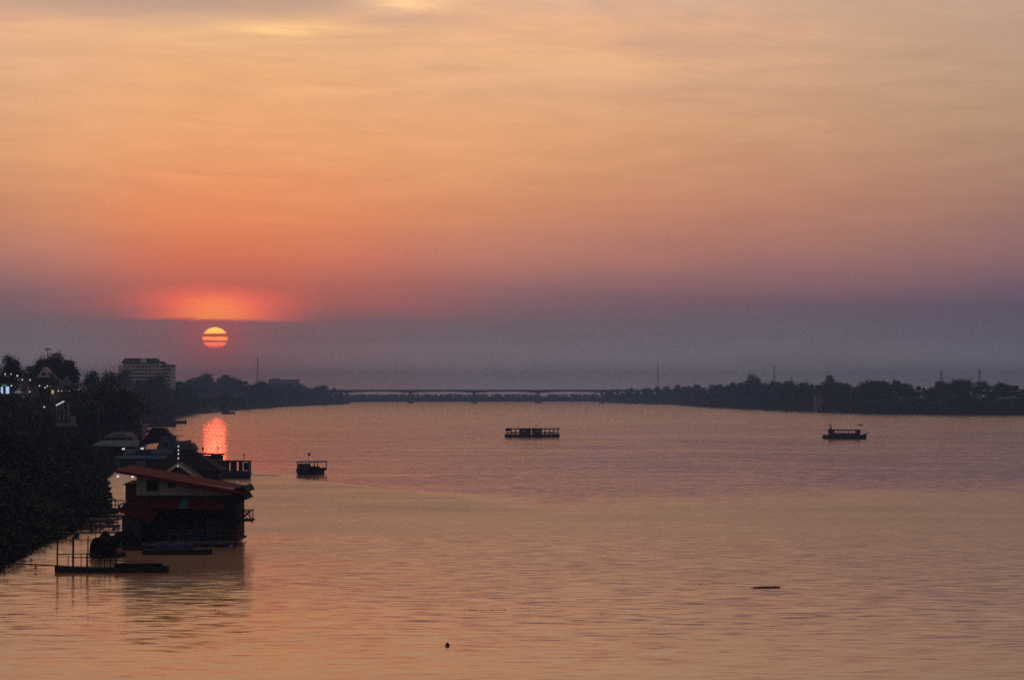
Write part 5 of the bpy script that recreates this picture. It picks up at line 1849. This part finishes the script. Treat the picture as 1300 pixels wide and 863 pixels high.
# ---------------------------------------------------------------- small floating things and the bird
D = shore(819.2)
q = P(568, 819, D)
ft = thing('ball_float', 'single small black ball float on open water near the bottom of the view', 'float', (q.x, q.y, 0))
prof = [(0.002, -0.13)]
for k in range(1, 10):
    a = -PI / 2 + PI * k / 10
    prof.append((0.13 * math.cos(a), 0.13 * math.sin(a)))
prof.append((0.002, 0.13))
MB().lathe(prof, (0, 0, 0.05), 14).build('ball', M['black'], ft)
MB().lathe([(0.02, 0.165), (0.035, 0.19), (0.02, 0.215)], n=8).build('lug', M['black'], ft)
D = shore(745.8)
q = P(973, 745.5, D)
lg = thing('driftwood', 'thin dark driftwood log floating at lower right', 'driftwood', (q.x, q.y, 0), R(4))
MB().tube([(-1.05, 0, 0.0), (-0.4, 0.05, 0.05), (0.3, -0.02, 0.06), (1.1, 0.04, 0.03)], 0.07, 8, 0.04).build('log', M['oldwood'], lg)
MB().tube([(0.3, 0, 0.06), (0.7, 0.15, 0.10), (1.0, 0.35, 0.06)], 0.03, 5, 0.015).build('branch', M['wood'], lg)

link('weed', quads_mesh('weed', leaf_cloud([(-0.9, 0.0, 0.0), (-0.5, 0.1, 0.0), (0.2, 0.0, 0.0)], [(0.5, 0.16, 0.05), (0.4, 0.2, 0.06), (0.6, 0.14, 0.04)], 160, 0.06, RNG, 0.1), M['cover']), lg)
for (px_, py_, n_, lb_) in ((612, 774, 90, 'faint patch of drifting water weed left of centre near the bottom'), (868, 741.5, 60, 'faint small patch of drifting water weed left of the driftwood log')):
    q = P(px_, py_, shore(py_))
    wd = link('water_weed', quads_mesh('water_weed', leaf_cloud([(-0.9, 0.2, 0.0), (-0.1, -0.2, 0.0), (0.7, 0.1, 0.0), (1.4, 0.3, 0)], [(0.5, 0.3, 0.02), (0.6, 0.25, 0.025), (0.5, 0.3, 0.02), (0.3, 0.2, 0.02)], n_, 0.05, RNG, 0.1), M['cover']))
    wd.location = (q.x, q.y, 0.0)
    tag(wd, lb_, 'water weed')
q = P(443.4, -1.5, 150)
bd = thing('flying_bird', 'tiny dark bird flying at the very top edge of the sky', 'bird', q, R(25))
mb = MB()
rings = [(-0.16, 0.008, 0.02), (-0.09, 0.03, 0.012), (0.0, 0.042, 0.0), (0.09, 0.034, 0.004), (0.14, 0.026, 0.012), (0.18, 0.022, 0.014), (0.215, 0.004, 0.008)]
vs, fs = [], []
for x, r, z in rings:
    for k in range(8):
        a = 2 * PI * k / 8
        vs.append((x, r * math.cos(a), z + r * math.sin(a)))
for i in range(len(rings) - 1):
    for k in range(8):
        fs.append((i * 8 + k, i * 8 + (k + 1) % 8, (i + 1) * 8 + (k + 1) % 8, (i + 1) * 8 + k))
mb.add(vs, fs)
for s in (-1, 1):
    up = [(0.07, 0.02, 0.02), (0.09, 0.14, 0.07), (0.03, 0.30, 0.02), (-0.06, 0.36, -0.05), (-0.05, 0.2, 0.03), (-0.06, 0.03, 0.015)]
    v1 = [(x, s * y, z + 0.004) for x, y, z in up] + [(x, s * y, z - 0.004) for x, y, z in up]
    mb.add(v1, [tuple(range(6)), tuple(range(11, 5, -1))] + [(k, (k + 1) % 6, 6 + (k + 1) % 6, 6 + k) for k in range(6)])
mb.add([(-0.14, -0.012, 0.02), (-0.14, 0.012, 0.02), (-0.27, 0.05, 0.03), (-0.27, -0.05, 0.03), (-0.14, -0.012, 0.014), (-0.14, 0.012, 0.014), (-0.27, 0.05, 0.024), (-0.27, -0.05, 0.024)],
       [(0, 1, 2, 3), (7, 6, 5, 4), (0, 4, 5, 1), (1, 5, 6, 2), (2, 6, 7, 3), (3, 7, 4, 0)])
mb.build('body', M['black'], bd)

# ---------------------------------------------------------------- haze
HAZE_D = 2.7e-4
HAZE_C = (0.38, 0.58, 1.0)
hm = bpy.data.materials.new('river_haze')
hm.use_nodes = True
t = NT(hm.node_tree)
pv = t.n('ShaderNodeVolumePrincipled')
pv.inputs['Color'].default_value = (*HAZE_C, 1)
pv.inputs['Density'].default_value = HAZE_D
pv.inputs['Anisotropy'].default_value = 0.0
o = t.n('ShaderNodeOutputMaterial')
t.t.links.new(pv.outputs[0], o.inputs['Volume'])
hb_ = MB().b2(-3200, 3200, -350, 6600, -4.2, 74.0).build('haze', hm)
tag(hb_, 'thin purple grey dusk haze filling the air over the river', 'haze', kind='stuff')
